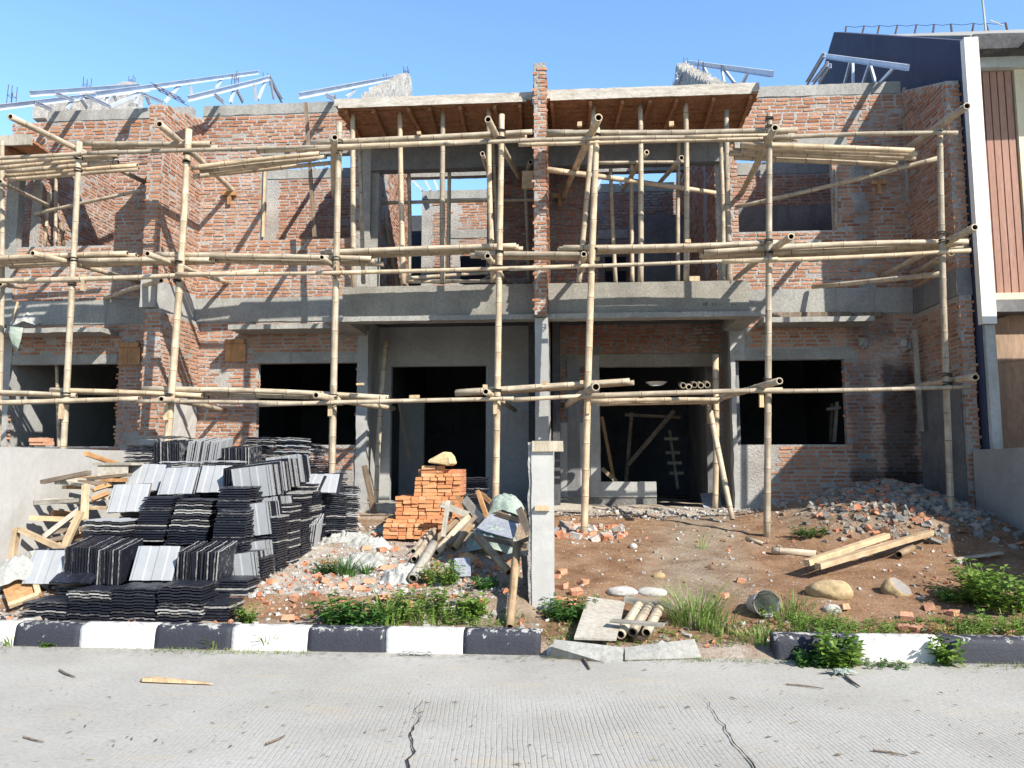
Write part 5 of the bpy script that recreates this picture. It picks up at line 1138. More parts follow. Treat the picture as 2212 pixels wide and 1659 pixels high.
tflat(xa_(560, 10.3), 10.2, 1.35, 22, .05); tflat(xa_(618, 10.4), 10.3, .95, 37, -.05); tflat(xa_(662, 10.8), 10.7, .8, 40, .15); tflat(xa_(590, 9.9), 9.75, 1.0, 22, .0)
for (z_, ya, yb, xo) in ((.24, 7.72, 9.4, -3.16), (.66, 8.16, 9.5, -3.19), (1.06, 8.42, 9.7, -3.26)):
    y_ = ya
    while y_ < yb:
        n_ = R.randint(9, 14); tvert(xo-.035*(y_-7.7)+R.uniform(-.02, .02), y_+n_*.015, z_+hgt(xo, y_)-.25+R.uniform(-.02, .02), n_, math.pi/2, -.12, -.10+R.uniform(-.05, .03)); y_ += n_*.03+.005
tflat(xa_(650, 9.8), 9.75, .60, 20, .1); tvert(xa_(650, 9.7), 9.62, .93, 12, .15, .2, .05); tflat(-3.05, 10.35, .58, 26, .4); tflat(-3.25, 10.0, .5, 16, .1)
mm = random.Random(4); nfc = 4*len(TP)-4+2
for t0 in range(0, len(tt.m), nfc):
    if mm.random() < .16: tt.m[t0:t0+nfc] = [2]*nfc
    elif mm.random() < .55: tt.m[t0:t0+nfc] = [0]*nfc
tag(tt.build('roof_tile_mass', [M['tile_dark'], M['tile_edge'], M['tile_pale']]), 'further dark roof tiles stacked on the right flank and back of the heap', 'roof tiles', None, 'stuff')
for Y in (7.0, 7.4, 7.8, 8.2, 8.6, 9.0, 9.4, 9.8, 10.2, 10.6): core_fill(-3.32-.02*(Y-7), Y, hgt(-3.3, Y)-.02, prof(Y, [(7, .3), (7.8, .62), (8.2, 1.0), (9.2, 1.3), (10.6, 1.45)]))
tag(core.build('roof_tile_core', [M['tile_dark'], M['tile_edge']]), 'lower roof tiles deep in the heap that carry the upper rows', 'roof tiles', None, 'stuff')
face(xa_(648, 9.6), 9.55, at(648, 1072, 9.55).z, 2, 'tilted on the small heap right of the main one', rz=-.15, lean=.8); face(xa_(692, 9.75), 9.7, at(692, 1066, 9.7).z, 2, 'right of the tilted pair on the small heap', rz=.1, lean=.75)
vert(xa_(645, 9.45), 9.35, at(645, 1192, 9.35).z, 17, 'with grey edges at the foot of the small right heap', rz=.12, lean=.25, key='pale', tilt=-.15, pitch=.028)
flat(xa_(712, 10.0), 9.95, .66, 19, 'beside the scaffold post at the right of the heap', worn=.2, rz=.2)
flat(xa_(1022, 11.6), 11.5, at(1022, 1080, 11.5).z, 13, 'standing behind the orange brick stack', worn=.5)

# ------------------------------------------------------------------ orange brick stack
bm_ = MB(); 
def brick_mesh(name, lx, ly, lz):
    mb = MB(); mb.box(-lx/2, lx/2, -ly/2, ly/2, 0, lz, 0, .0045); me = bpy.data.meshes.new(name); me.from_pydata(mb.v, [], mb.f); me.materials.append(M['brick_stack']); return me
def stack_mat():
    m, n, b = new_mat('stacked_brick'); mp = coord(n, 'obj'); oi = N(n, 'ShaderNodeObjectInfo'); r = ramp(n, oi.outputs['Random'], [(0, (.50, .20, .085)), (.5, (.61, .28, .12)), (1, (.70, .37, .19))])
    t = noise_tex(n, mp, 16, 6, .7); f = ramp(n, t.outputs[0], [(.3, g(.72)), (.7, g(1.15))]); c = mix(n, .8, r.outputs[0], f.outputs[0], 'MULTIPLY')
    n.links.new(c, b.inputs['Base Color']); b.inputs['Roughness'].default_value = .9; bump(n, b, t.outputs[0], .006); return m
M['brick_stack'] = stack_mat()
BMS = [brick_mesh('loose_brick', .186+.004*k_, .089, .0435) for k_ in range(4)]
def loose(x, y, z, rz, label, grp='orange bricks in the stack'):
    o = bpy.data.objects.new('brick', R.choice(BMS)); COL.objects.link(o); o.location = (x, y, z); o.rotation_euler = (R.uniform(-.03, .03), R.uniform(-.03, .03), rz+R.uniform(-.07, .07)); return tag(o, label, 'brick', grp)
YB0 = 10.05; zb0 = .60; bx = lambda px: at(px, 1080, YB0).x
NUM = ['first', 'second', 'third', 'fourth', 'fifth', 'sixth', 'seventh', 'eighth', 'ninth', 'tenth', 'eleventh', 'twelfth', 'thirteenth', 'fourteenth', 'fifteenth', 'sixteenth', 'seventeenth', 'eighteenth', 'nineteenth', 'twentieth']
pat = {}
for lv in range(19):
    x0, x1 = (833, 978) if lv < 5 else ((854, 986) if lv < 11 else ((893, 986) if lv < 16 else (907, 986)))
    yo = -.12 if lv < 4 else (0 if lv < 11 else .06)
    x = bx(x0); xe = bx(x1); k = 0; key = (x0, lv//2)
    if key not in pat: pat[key] = [R.random() for _ in range(20)]
    if lv >= 17: xe = bx(950)
    while x < xe-.05:
        head = pat[key][k] < .62 or xe-x < .19
        lab = 'stacked orange brick, %s course from the ground, %s from the left' % (NUM[lv], NUM[k])
        if head: loose(x+.05, YB0+yo+.1+R.uniform(-.02, .016), zb0+lv*.0495, math.pi/2, lab); x += .102
        else:
            loose(x+.10, YB0+yo+.05+R.uniform(-.018, .016), zb0+lv*.0495, 0, lab); x += .2
        k += 1
sb = MB()
for lv in range(18):
    x0, x1 = (838, 980) if lv < 5 else ((858, 986) if lv < 11 else (896, 986)); x = bx(x0)
    while x < bx(x1)-.1:
        for yy in (.30, .50): sb.box(x+.004, x+.196, YB0+yy-.1, YB0+yy+.095, zb0+lv*.0495, zb0+lv*.0495+.046, 0, .003)
        x += .2
tag(sb.build('brick_mass', M['brick_loose']), 'rear orange bricks of the stack mostly hidden behind the front ones', 'bricks', None, 'stuff')
for px, py, rz, lab in ((938, 1118, .3, 'single orange brick lying askew on the lower step of the brick stack'), (958, 1122, -.4, 'second askew orange brick on the lower step of the brick stack, near the planks'), (962, 1138, 1.2, 'orange brick tipped off the right foot of the brick stack')):
    p = at(px, py, YB0-.2); loose(p.x, p.y, p.z-.02, rz, lab)
zt = zb0+18*.0495+.01; p = at(956, 1004, YB0+.12)
mb = MB(); out = [(-.22, .0), (-.205, .045), (.02, .17), (.07, .18), (.13, .10), (.165, -.02), (.10, -.06), (.06, -.05)]
n_ = len(out); out = [(a*.88, b*.8) for a, b in out]; vs = [(p.x+a*.95, YB0-.02+.02*math.sin(i), p.z+.03+b) for i, (a, b) in enumerate(out)]+[(p.x+a*.95+.05, YB0+.2, p.z+.03+b*.97) for a, b in out]
mb.add(vs, [tuple(range(n_))[::-1], tuple(n_+i for i in range(n_))]+[(i, (i+1) % n_, n_+(i+1) % n_, n_+i) for i in range(n_)])
o = mb.build('foam_block', M['sack_tan']); tag(o, 'tan wedge-shaped block of worn foam lying on top of the orange brick stack', 'foam block')
bv = o.modifiers.new('b', 'BEVEL'); bv.width = .018; bv.segments = 3
# ------------------------------------------------------------------ timber heap by the left boundary wall
GW = 'timbers in the heap by the left boundary wall'
for (x0, y0, x1, y1, Y, Y2, w_, th, mat, lab) in (
    (185, 980, 262, 1006, 8.75, 9.5, .05, .05, 'wood_orange', 'orange timber sticking out at the top of the timber heap'),
    (124, 1038, 235, 1044, 8.35, 9.0, .09, .08, 'wood_grey', 'thick cement-covered timber jutting left at the top of the timber heap'),
    (138, 1052, 200, 1053, 8.5, 9.0, .05, .04, 'wood_pale', 'short pale timber just under the thick cement-covered one'),
    (186, 1047, 182, 1124, 8.15, 8.05, .06, .05, 'wood_pale', 'upright pale post in the timber heap'),
    (88, 1081, 220, 1077, 8.3, 8.7, .05, .045, 'wood_grey', 'long grey-topped timber jutting left in the middle of the timber heap'),
    (112, 1108, 165, 1112, 8.35, 8.6, .06, .06, 'wood_orange', 'dark red timber end in the middle of the timber heap'),
    (63, 1118, 170, 1123, 8.15, 8.4, .05, .05, 'wood_pale', 'longest pale timber jutting left low in the timber heap'),
    (95, 1160, 182, 1094, 8.0, 8.2, .055, .05, 'wood_grey', 'slanting timber rising to the upright post'),
    (139, 1182, 174, 1104, 7.9, 8.0, .07, .04, 'wood_pale', 'wide slanting plank in front of the upright post'),
    (10, 1228, 132, 1176, 7.6, 7.9, .055, .045, 'wood_pale', 'long low timber slanting above the white sack'),
    (36, 1140, 26, 1214, 7.75, 7.7, .06, .05, 'wood_pale', 'free-standing upright post at the left of the timber heap'),
    (42, 1144, 145, 1190, 7.72, 7.75, .05, .045, 'wood_pale', 'timber slanting down right from the free-standing post'),
    (150, 1158, 90, 1172, 8.2, 8.0, .05, .04, 'wood_dark', 'dark timber low in the shade of the timber heap'),
    (200, 1058, 240, 1046, 8.5, 8.7, .05, .045, 'wood_orange', 'orange stub pointing out between the heap and the tiles, upper'),
    (196, 1080, 232, 1066, 8.4, 8.6, .05, .045, 'wood_orange', 'orange stub pointing out between the heap and the tiles, middle'),
    (196, 1097, 236, 1097, 8.3, 8.6, .05, .04, 'wood_pale', 'pale stub pointing out between the heap and the tiles, low'),
    (105, 1186, 170, 1150, 8.1, 8.4, .06, .05, 'wood_orange', 'reddish timber lying deep in the timber heap'),
    (110, 1150, 185, 1140, 8.3, 8.5, .05, .05, 'wood_dark', 'brown timber lying across the middle of the timber heap')):
    board(x0, y0, x1, y1, Y, w_, th, mat, 'timber', lab, 'timber', GW, Y2)
for k in range(16):
    a_ = Vector((R.uniform(-6.0, -5.75), R.uniform(8.2, 9.2), 0)); a_.z = hgt(a_.x, a_.y)+R.uniform(.05, .95); b_ = a_+Vector((R.uniform(.5, .8), R.uniform(-.3, .3), R.uniform(-.12, .12)))
    m1 = MB(); L_ = (b_-a_).length; m1.beam((0, 0, 0), (0, 0, L_), R.uniform(.05, .09), R.uniform(.03, .05), 0, Vector((0, 1, 0)), .003); o = m1.build('timber', M[R.choice(['wood_dark', 'wood_orange', 'wood_dark', 'wood_grey'])], origin=(0, 0, 0)); d_ = (b_-a_).normalized(); ya_ = (Vector((0, 0, 1))-d_*d_.z).normalized(); xa2 = ya_.cross(d_)
    o.matrix_world = Matrix(((xa2.x, ya_.x, d_.x, a_.x), (xa2.y, ya_.y, d_.y, a_.y), (xa2.z, ya_.z, d_.z, a_.z), (0, 0, 0, 1))); tag(o, 'short timber buried deep in the shaded core of the timber heap', 'timber', 'short timbers in the core of the heap')
t_ = thing('plywood_box', 'cement-splashed plywood box at the top of the timber heap by the roof tiles', 'box', at(235, 1030, 8.9))
a = at(206, 1006, 8.85); b = at(275, 1032, 8.85)
for nm, (xa, xb, ya, yb, za, zb_) in dict(side_panel=(a.x+.03, b.x, 8.85, 8.865, b.z, a.z), back_panel=(a.x+.03, b.x, 9.2, 9.215, b.z, a.z)).items():
    mb = MB(); mb.box(xa, xb, ya, yb, za, zb_, 0, .004); mb.build(nm, M['board_tan'], t_)
mb = MB(); mb.box(a.x-.03, b.x+.05, 8.83, 9.23, a.z+.002, a.z+.035, 0, .006); mb.build('lid_board', M['wood_grey'], t_)
mb = MB(); mb.box(a.x-.05, b.x, 8.83, 8.87, b.z-.05, b.z-.003, 0, .004); mb.build('batten', M['wood_orange'], t_)
t_ = thing('shutter_panel', 'plank shutter panel with cement stains lying below the white sack at left', 'panel', at(35, 1300, 7.3))
A = at(2, 1262, 7.35); B = at(72, 1238, 7.5); C_ = at(20, 1312, 7.15); D = at(85, 1288, 7.3); mb = MB(); nn = (B-A).cross(C_-A).normalized()
if nn.z < 0: nn = -nn
mb.add([A, B, D, C_]+[q-nn*.02 for q in (A, B, D, C_)], [(0, 1, 2, 3), (7, 6, 5, 4), (0, 4, 5, 1), (1, 5, 6, 2), (2, 6, 7, 3), (3, 7, 4, 0)]); mb.build('panel_boards', M['wood_orange'], t_)
for p, q in ((A, B), (C_, D), (B, D)):
    mb = MB(); mb.beam(p+nn*.022, q+nn*.022, .05, .04, 0, nn); mb.build('batten', M['wood_pale'], t_)

# ------------------------------------------------------------------ sacks and rags
def crumple(px, py, w_, d_, h_, mat, name, label, cat, rz=0, Y=None, lift=0.0, n=38, seed=0, grp=None, fold=1.0):
    c = gnd(px, py) if Y is None else at(px, py, Y); mb = MB(); vs = []; m_ = int(n*.8)
    cr, sr = math.cos(rz), math.sin(rz)
    for j in range(m_+1):
        for i in range(n+1):
            u = 2*i/n-1; v = 2*j/m_-1
            rr = math.sqrt(u*u+v*v); a = math.atan2(v, u)
            k = 1+.28*noise.noise(Vector((math.cos(a)*1.7+seed, math.sin(a)*1.7, 1)))
            x = u*w_/2*k; y = v*d_/2*k; X = c.x+x*cr-y*sr; Yy = c.y+x*sr+y*cr
            q = Vector((x*5+seed, y*5, seed)); f = 1-abs(noise.noise(q*1.2))*1.6; f2 = 1-abs(noise.noise(q*2.9))*1.8
            dome = max(0, 1-rr*rr*.95)
            base = hgt(X, Yy) if Y is None else c.z
            z = base+lift*dome+h_*(dome**.6)*(.35+.45*f*fold+.25*f2*fold)+.035*dome*noise.noise(q*4.1)*fold+.02*dome*noise.noise(q*8.3)*fold-.015*(1-dome)
            if Y is not None and rr > .8: z = max(hgt(X, Yy)-.02, z-h_*(rr-.8)*1.5)
            vs.append((X, Yy, z))
    mb.add(vs, [(j*(n+1)+i, j*(n+1)+i+1, (j+1)*(n+1)+i+1, (j+1)*(n+1)+i) for j in range(m_) for i in range(n)])
    return tag(mb.build(name, M[mat], smooth=True), label, cat, grp)
crumple(48, 1238, .55, .4, .16, 'sack_white', 'sack', 'crumpled white sack below the timber heap at the far left', 'sack', .5, 7.5, .04, seed=2)
crumple(90, 1214, .45, .25, .12, 'sack_white', 'sack', 'white sack strip over the long low timber at left', 'sack', .5, 7.85, .02, seed=8)
crumple(868, 1152, .95, .42, .12, 'sack', 'sack', 'pale green sack spread at the foot of the orange brick stack', 'sack', -.12, seed=4, fold=1.3)
crumple(745, 1170, .7, .28, .11, 'sack_white', 'rag', 'white plastic rag lying near the scaffold post foot, left', 'rag', .1, seed=5, fold=1.4)
crumple(800, 1182, .65, .28, .11, 'sack_white', 'rag', 'white plastic rag in front of the pale green sack', 'rag', -.1, seed=6, fold=1.4)
crumple(742, 1136, .5, .25, .07, 'sack_white', 'rag', 'white plastic rag just behind the scaffold post foot', 'rag', .1, seed=7, fold=1.4)
crumple(785, 1218, .6, .5, .10, 'sack_white', 'rag', 'flat white plastic rag behind the grass tuft of the left lot', 'rag', .3, seed=9, fold=1.4)
crumple(868, 1248, .42, .4, .12, 'sack_white', 'rag', 'white plastic rag beside the thick bamboo offcut', 'rag', .3, seed=10, fold=1.4)
crumple(1092, 1092, .44, .36, .13, 'sack', 'sack', 'bulging pale green sack on top of the debris heap left of the pillar', 'sack', -.1, 9.35, .06, seed=11, fold=.5)
crumple(1066, 1172, .62, .36, .12, 'sack', 'sack', 'torn pale green sack below the grey sheet in the debris heap', 'sack', -.25, 8.75, .05, seed=13, fold=1.2)
crumple(60, 692, .45, .22, .1, 'sack_white', 'rag', 'white rag lying on the window hood of the left house', 'rag', 0, 12.25, .03, seed=15)
mb = MB(); P = [at(x, y, 12.05+R.uniform(-.05, .05)) for x, y in ((22, 705), (50, 708), (45, 735), (36, 763), (26, 745), (19, 722))]; c = sum(P, Vector())/6+Vector((0, -.12, 0)); mb.add(P+[c], [(i, (i+1) % 6, 6) for i in range(6)]); tag(mb.build('sack', M['sack'], smooth=True), 'pale blue-green bag hanging from the window hood of the left house', 'bag')
board(38, 652, 28, 700, 12.2, .03, .03, 'wood_pale', 'stick', 'pale stick standing on the window hood of the left house', 'stick')

# ------------------------------------------------------------------ debris heap left of the pillar
GD = 'bamboo offcuts in the debris heap left of the pillar'
def vis(px, py, Y, up=.03):
    q_ = gnd(px, py); return at(px, py, min(Y, q_.y-up))
def off(x0, y0, x1, y1, Ya, Yb, r, lab, mat='bamboo_old'):
    a = gnd(x0, y0)+Vector((0, 0, r*1.15)); gb = gnd(x1, y1); b = gb+Vector((0, -.05, .12+r)) if gb.y > a.y else gb+Vector((0, 0, r)); return pole(a, b, r, lab, GD, 'bamboo_offcut', 'bamboo offcut', r1=r*.97, mat=mat, bend=0)
off(892, 1200, 952, 1150, 8.75, 9.3, .040, 'bamboo offcut with open end, upper left of the bundle', 'bamboo'); off(894, 1218, 957, 1146, 8.55, 9.3, .042, 'bamboo offcut with open end, second in the bundle', 'bamboo')
off(931, 1184, 990, 1150, 8.8, 9.3, .042, 'dark-ended bamboo offcut in the middle of the bundle'); off(942, 1205, 1012, 1148, 8.5, 9.1, .048, 'bamboo offcut with orange open end in the bundle', 'bamboo')
off(979, 1196, 1016, 1166, 8.5, 9.0, .048, 'bamboo offcut with big dark end at the right of the bundle'); off(891, 1264, 938, 1210, 8.0, 8.5, .056, 'thickest pale bamboo offcut, lowest of the bundle', 'wood_grey')
off(975, 1150, 986, 1122, 9.2, 9.5, .040, 'short bamboo stub behind the bundle', 'bamboo'); off(967, 1160, 1000, 1132, 9.0, 9.4, .036, 'thin bamboo offcut behind the bundle', 'bamboo')
pole(at(1032, 1160, 8.35), at(1100, 1236, 7.75), .050, 'weathered bamboo sliding down from the torn sack', GD, 'bamboo_offcut', 'bamboo offcut', mat='bamboo_old', bend=0)
pole(at(1117, 1176, 7.75), at(1101, 1354, 6.95), .046, 'weathered bamboo leaning on the heap, foot beside the pillar', GD, 'bamboo_offcut', 'bamboo offcut', mat='bamboo_old', bend=0)
GE = 'boards and timbers in the debris heap left of the pillar'
for (x0, y0, x1, y1, Y, Y2, w_, th, mat, lab) in (
    (952, 1089, 1012, 1112, 9.2, 9.3, .08, .035, 'wood_grey', 'pale cement-stained plank across the debris heap by the bricks'),
    (968, 1082, 957, 1160, 9.1, 8.95, .05, .035, 'wood_grey', 'pale upright plank at the left of the debris heap'),
    (978, 1084, 972, 1120, 9.4, 9.3, .04, .035, 'wood_dark', 'short dark stake behind the pale upright plank'),
    (1028, 1116, 968, 1176, 9.0, 8.6, .045, .035, 'wood_dark', 'dark grey stick slanting over the bamboo bundle'),
    (1033, 1062, 1050, 1112, 9.6, 9.0, .05, .05, 'wood_orange', 'orange timber slanting on top of the debris heap'),
    (1040, 1066, 1060, 1085, 9.8, 9.6, .05, .05, 'wood_orange', 'second orange timber half under the bulging sack'),
    (1004, 1078, 1040, 1124, 9.6, 9.1, .10, .02, 'wood_grey', 'grey board slanting in the middle of the debris heap'),
    (990, 1074, 1010, 1100, 9.7, 9.5, .05, .05, 'wood_orange', 'orange round timber at the back left of the debris heap'),
    (1072, 1110, 1130, 1126, 9.1, 8.8, .05, .03, 'wood_dark', 'weathered board behind the grey sheet'),
    (1088, 1204, 1140, 1194, 8.2, 7.95, .05, .03, 'wood_grey', 'grey board end beside the pillar'),
    (1132, 1196, 1137, 1262, 8.0, 7.9, .06, .025, 'wood_dark', 'dark upright board against the pillar'),
    (1105, 1178, 1142, 1164, 8.4, 8.1, .04, .03, 'wood_dark', 'dark stick above the grey board end'),
    (1020, 1158, 1140, 1180, 8.7, 8.2, .05, .03, 'wood_dark', 'long dark slat under the torn sack'),
    (1122, 1100, 1142, 1150, 8.9, 8.2, .08, .03, 'wood_dark', 'brown board leaning on the back of the pillar')):
    board(x0, y0, x1, y1, Y, w_, th, mat, 'board', lab, 'board', GE, Y2)
slab([at(1059, 1108, 9.2), at(1122, 1126, 8.9), at(1108, 1164, 8.45), at(1028, 1142, 8.7)], .012, M['board_grey'], 'grey_sheet', 'grey-blue sheet lying on the debris heap left of the pillar', 'sheet')
slab([at(982, 1206, 8.15), at(1016, 1204, 8.15), at(1017, 1244, 7.95), at(980, 1246, 7.95)], .012, M['board_grey'], 'small_sheet', 'small grey sheet standing in the weeds below the bamboo bundle', 'sheet')
slab([at(1010, 1192, 8.3), at(1035, 1205, 8.2), at(1015, 1216, 8.1), at(990, 1202, 8.3)], .02, M['wood_orange'], 'plywood_scrap', 'brown plywood scrap above the small grey sheet', 'board')

# ------------------------------------------------------------------ right lot
slab([Z(1270, 1289, .30), Z(1350, 1299, .28), Z(1331, 1380, .15), Z(1240, 1377, .15)], .018, M['board_tan'], 'plywood_sheet', 'square dusty plywood sheet lying in the kerb gap', 'sheet')
mb = MB(); pa = Z(1240, 1379, .125); 
for k, (x0, y0, x1, y1) in enumerate(((1340, 1371, 1380, 1308), (1366, 1366, 1402, 1311), (1396, 1367, 1424, 1314))):
    a = Z(x0, y0, .14); b = Z(x1, y1, .26)
    pole(a, b, .046, '%s of the three bamboo tubes lying beside the plywood sheet' % ('left', 'middle', 'right')[k], 'three bamboo tubes in the kerb gap', 'bamboo_offcut', 'bamboo offcut', r1=.045, bend=0)
def lay(x0, y0, z0, x1, y1, z1, w_, th, mat, name, lab, cat, grp=None):
    p = Z(x0, y0, z0); q = Z(x1, y1, z1); L = (q-p).length; m1 = MB(); m1.beam((0, 0, 0), (0, 0, L), w_, th, 0, Vector((0, 1, 0)), .003); o = m1.build(name, M[mat], origin=(0, 0, 0)); d = (q-p).normalized()
    yax = (Vector((0, 0, 1))-d*d.z).normalized(); xax = yax.cross(d); o.matrix_world = Matrix(((xax.x, yax.x, d.x, p.x), (xax.y, yax.y, d.y, p.y), (xax.z, yax.z, d.z, p.z), (0, 0, 0, 1))); return tag(o, lab, cat, grp)
lay(1320, 1341, .24, 1434, 1350, .24, .09, .02, 'wood_grey', 'board', 'grey board laid across the three bamboo tubes', 'board')
lay(1350, 1294, .30, 1452, 1310, .27, .06, .05, 'wood_grey', 'board', 'cement-stained board end behind the three bamboo tubes', 'board')
p = gnd(1762, 1256); q = gnd(2008, 1172)
pole_b = lambda dx, dz, lab: lay_w(p+Vector((dx, 0, .13+dz)), q+Vector((dx, .1, .10+dz)), lab)
def lay_w(a, b, lab, w_=.075, th=.06, mat='wood_pale', name='timber', cat='timber', grp='pair of timbers on the river stone'):
    L = (b-a).length; m1 = MB(); m1.beam((0, 0, 0), (0, 0, L), w_, th, 0, Vector((0, 1, 0)), .003); o = m1.build(name, M[mat], origin=(0, 0, 0)); d = (b-a).normalized()
    yax = (Vector((0, 0, 1))-d*d.z).normalized(); xax = yax.cross(d); o.matrix_world = Matrix(((xax.x, yax.x, d.x, a.x), (xax.y, yax.y, d.y, a.y), (xax.z, yax.z, d.z, a.z), (0, 0, 0, 1))); return tag(o, lab, cat, grp)
lay_w(p+Vector((.02, -.02, .16)), q+Vector((.02, 0, .12)), 'longer front timber of the pair resting on the tan river stone'); lay_w(p+Vector((-.06, .08, .18)), p.lerp(q, .68)+Vector((-.06, .08, .20)), 'shorter rear timber of the pair resting on the tan river stone')
def boulder(px, py, sx, sy, sz, lab, mat='stone_tan', seed=0, cut=None, name='boulder', cat='stone'):
    c = gnd(px, py); bm2 = bmesh.new(); bmesh.ops.create_icosphere(bm2, subdivisions=4, radius=1)
    for v in bm2.verts:
        k = 1+.12*noise.noise(v.co*1.5+Vector((seed, 0, 0)))+.035*noise.noise(v.co*5+Vector((seed, 3, 0)))
        v.co = Vector((v.co.x*sx*k, v.co.y*sy*k, v.co.z*sz*k))
        if cut:
            d = v.co.dot(cut[0])-cut[1]
            if d > 0: v.co -= cut[0]*d
    me = bpy.data.meshes.new(name); bm2.to_mesh(me); bm2.free(); me.materials.append(M[mat]); me.materials.append(M['stone_cut'])
    me.polygons.foreach_set('use_smooth', [True]*len(me.polygons))
    if cut:
        for f in me.polygons:
            if f.normal.dot(cut[0]) > .97 and abs(f.center.dot(cut[0])-cut[1]) < .01: f.material_index = 1; f.use_smooth = False
    o = bpy.data.objects.new(name, me); COL.objects.link(o); o.location = c+Vector((0, sy*.3, sz*.45)); return tag(o, lab, cat)
boulder(1798, 1290, .225, .16, .11, 'large rounded tan river stone carrying the pair of timbers')
boulder(1940, 1285, .145, .12, .11, 'tan river stone with a flat grey split face', seed=4, cut=(Vector((.45, -.45, .6)).normalized(), .055))
boulder(1345, 1285, .15, .10, .055, 'pale flat stone left behind the plywood sheet', 'rub_white', 7); boulder(1408, 1287, .16, .10, .055, 'pale flat stone right behind the plywood sheet', 'rub_white', 9)
boulder(1196, 1420, .055, .05, .07, 'white stone at the kerb gap beside the broken black kerb end', 'rub_white', 11); boulder(1424, 1240+10, .07, .05, .05, 'tan stone at the edge of the trodden path', 'stone_tan', 14)
boulder(1368, 1232-48, .05, .05, .04, 'small white stone in the middle of the trodden path', 'rub_white', 15); boulder(1869-70, 1323, .085, .05, .05, 'broken white concrete block in the weeds right of the bucket', 'rub_white', 21); boulder(1850, 1200, .17, .10, .085, 'pale concrete lump at the foot of the grey rubble heap', 'rub_white', 18)
boulder(955-5, 1150-40+5, .03, .03, .03, 'small lump of mortar by the brick stack', 'rub_grey', 19); boulder(760, 1118+4, .12, .08, .07, 'tan lump at the left porch corner', 'stone_tan', 20)
pole(gnd(1668, 1198)+Vector((0, 0, .05)), gnd(1764, 1206)+Vector((0, 0, .05)), .05, 'short thick bamboo piece lying in front of the grey rubble heap', 'bamboo pieces on the right lot', 'bamboo_offcut', 'bamboo offcut', bend=0)
pole(gnd(1612, 1168)+Vector((0, 0, .03)), gnd(1650, 1180)+Vector((0, 0, .03)), .028, 'thin bamboo piece lying on the brown soil near the right scaffold post', 'bamboo pieces on the right lot', 'bamboo_offcut', 'bamboo offcut', bend=0)
pole(gnd(1942, 1210)+Vector((0, 0, .06)), gnd(1980, 1196)+Vector((0, .1, .06)), .05, 'bamboo stub under the pair of timbers by the rubble', 'bamboo pieces on the right lot', 'bamboo_offcut', 'bamboo offcut', mat='bamboo_old', bend=0)
# bucket on its side
c = gnd(1652, 1336); t_ = thing('bucket', 'dirty white bucket lying on its side in the grass', 'bucket', c); ax = Vector((.15, -.95, .2)).normalized(); s1 = ax.cross(Vector((0, 0, 1))).normalized(); s2 = s1.cross(ax); cc = c+Vector((0, .12, .11)); mb = MB(); prev = None
for (h, r_) in ((.12, .115), (.13, .122), (.10, .112), (-.14, .088), (-.14, .0), (-.13, .0), (-.13, .080), (.12, .106)):
    ring = [cc+ax*h+(s1*math.cos(a*math.pi/12)+s2*math.sin(a*math.pi/12))*max(r_, .001) for a in range(24)]
    if prev: o_ = len(mb.v); mb.add(prev+ring, [(i, (i+1) % 24, 24+(i+1) % 24, 24+i) for i in range(24)])
    prev = ring
mb.build('shell', M['bucket'], t_, smooth=True); mb = MB(); mb.tube([cc+ax*.10+s1*(.125*math.cos(a*math.pi/8))+(s2*.5-ax*-.6)*.16*math.sin(a*math.pi/8) for a in range(9)], .004, 5); mb.build('handle', M['wire'], t_)
slab([gnd(1193, 1108)+Vector((0, 0, .06)), gnd(1275, 1112)+Vector((0, 0, .06)), gnd(1280, 1100)+Vector((0, 0, .06)), gnd(1196, 1092)+Vector((0, 0, .06))], .03, M['board_tan'], 'board', 'pale board lying at the foot of the right porch wall', 'board')
slab([at(1512, 1066, 13.4), at(1555, 1063, 13.4), at(1560, 1098, 12.9), at(1520, 1096, 12.9)], .012, M['board_grey'], 'grey_sheet', 'grey sheet leaning on the right jamb of the right porch', 'sheet')
lay_w(gnd(2062, 1214)+Vector((0, 0, .03)), gnd(2165, 1206)+Vector((0, 0, .06)), 'weathered slat lying on the rubble near the right boundary wall', .06, .02, 'wood_grey', 'slat', 'board', None)

# ------------------------------------------------------------------ rubble, bricks and litter
def scatter(name, label, cat, mats, n, rx, ry, s0, s1, w=None, seed=1, flat_=.5):
    rnd = random.Random(seed); mb = MB(); k = 0; t = 0
    while k < n and t < n*20:
        t += 1; x = rnd.uniform(*rx); y = rnd.uniform(*ry)
        if w and rnd.random() > w(x, y): continue
        s = s0*(s1/s0)**(rnd.random()**2.2); chunk(mb, (x, y, hgt(x, y)+s*.18), s, s*rnd.uniform(.5, .9), s*rnd.uniform(flat_*.6, flat_*1.3), rnd.randrange(len(mats)), rnd); k += 1
    return tag(mb.build(name, [M[m_] for m_ in mats], origin=(sum(rx)/2, sum(ry)/2, .3)), label, cat, None, 'stuff')
scatter('rubble', 'heap of grey mortar and brick rubble by the right boundary wall', 'rubble', ['rub_grey', 'soil', 'rub_grey', 'rub_grey', 'rub_grey', 'rub_brick', 'mortar_dark', 'mortar_dark'], 3200, (2.9, 5.6), (9.3, 12.5), .012, .085, lambda x, y: 1.2*math.exp(-((x-4.55)/.8)**2-((y-11.0)/.85)**2), 3, .45)
scatter('rubble', 'pale rubble and brick chips spread over the left lot', 'rubble', ['rub_white', 'rub_white', 'rub_grey', 'rub_brick'], 2400, (-3.2, -.5), (7.2, 11.2), .008, .045, lambda x, y: .25+.75*math.exp(-((y-8.0)/1.1)**2), 4, .5)
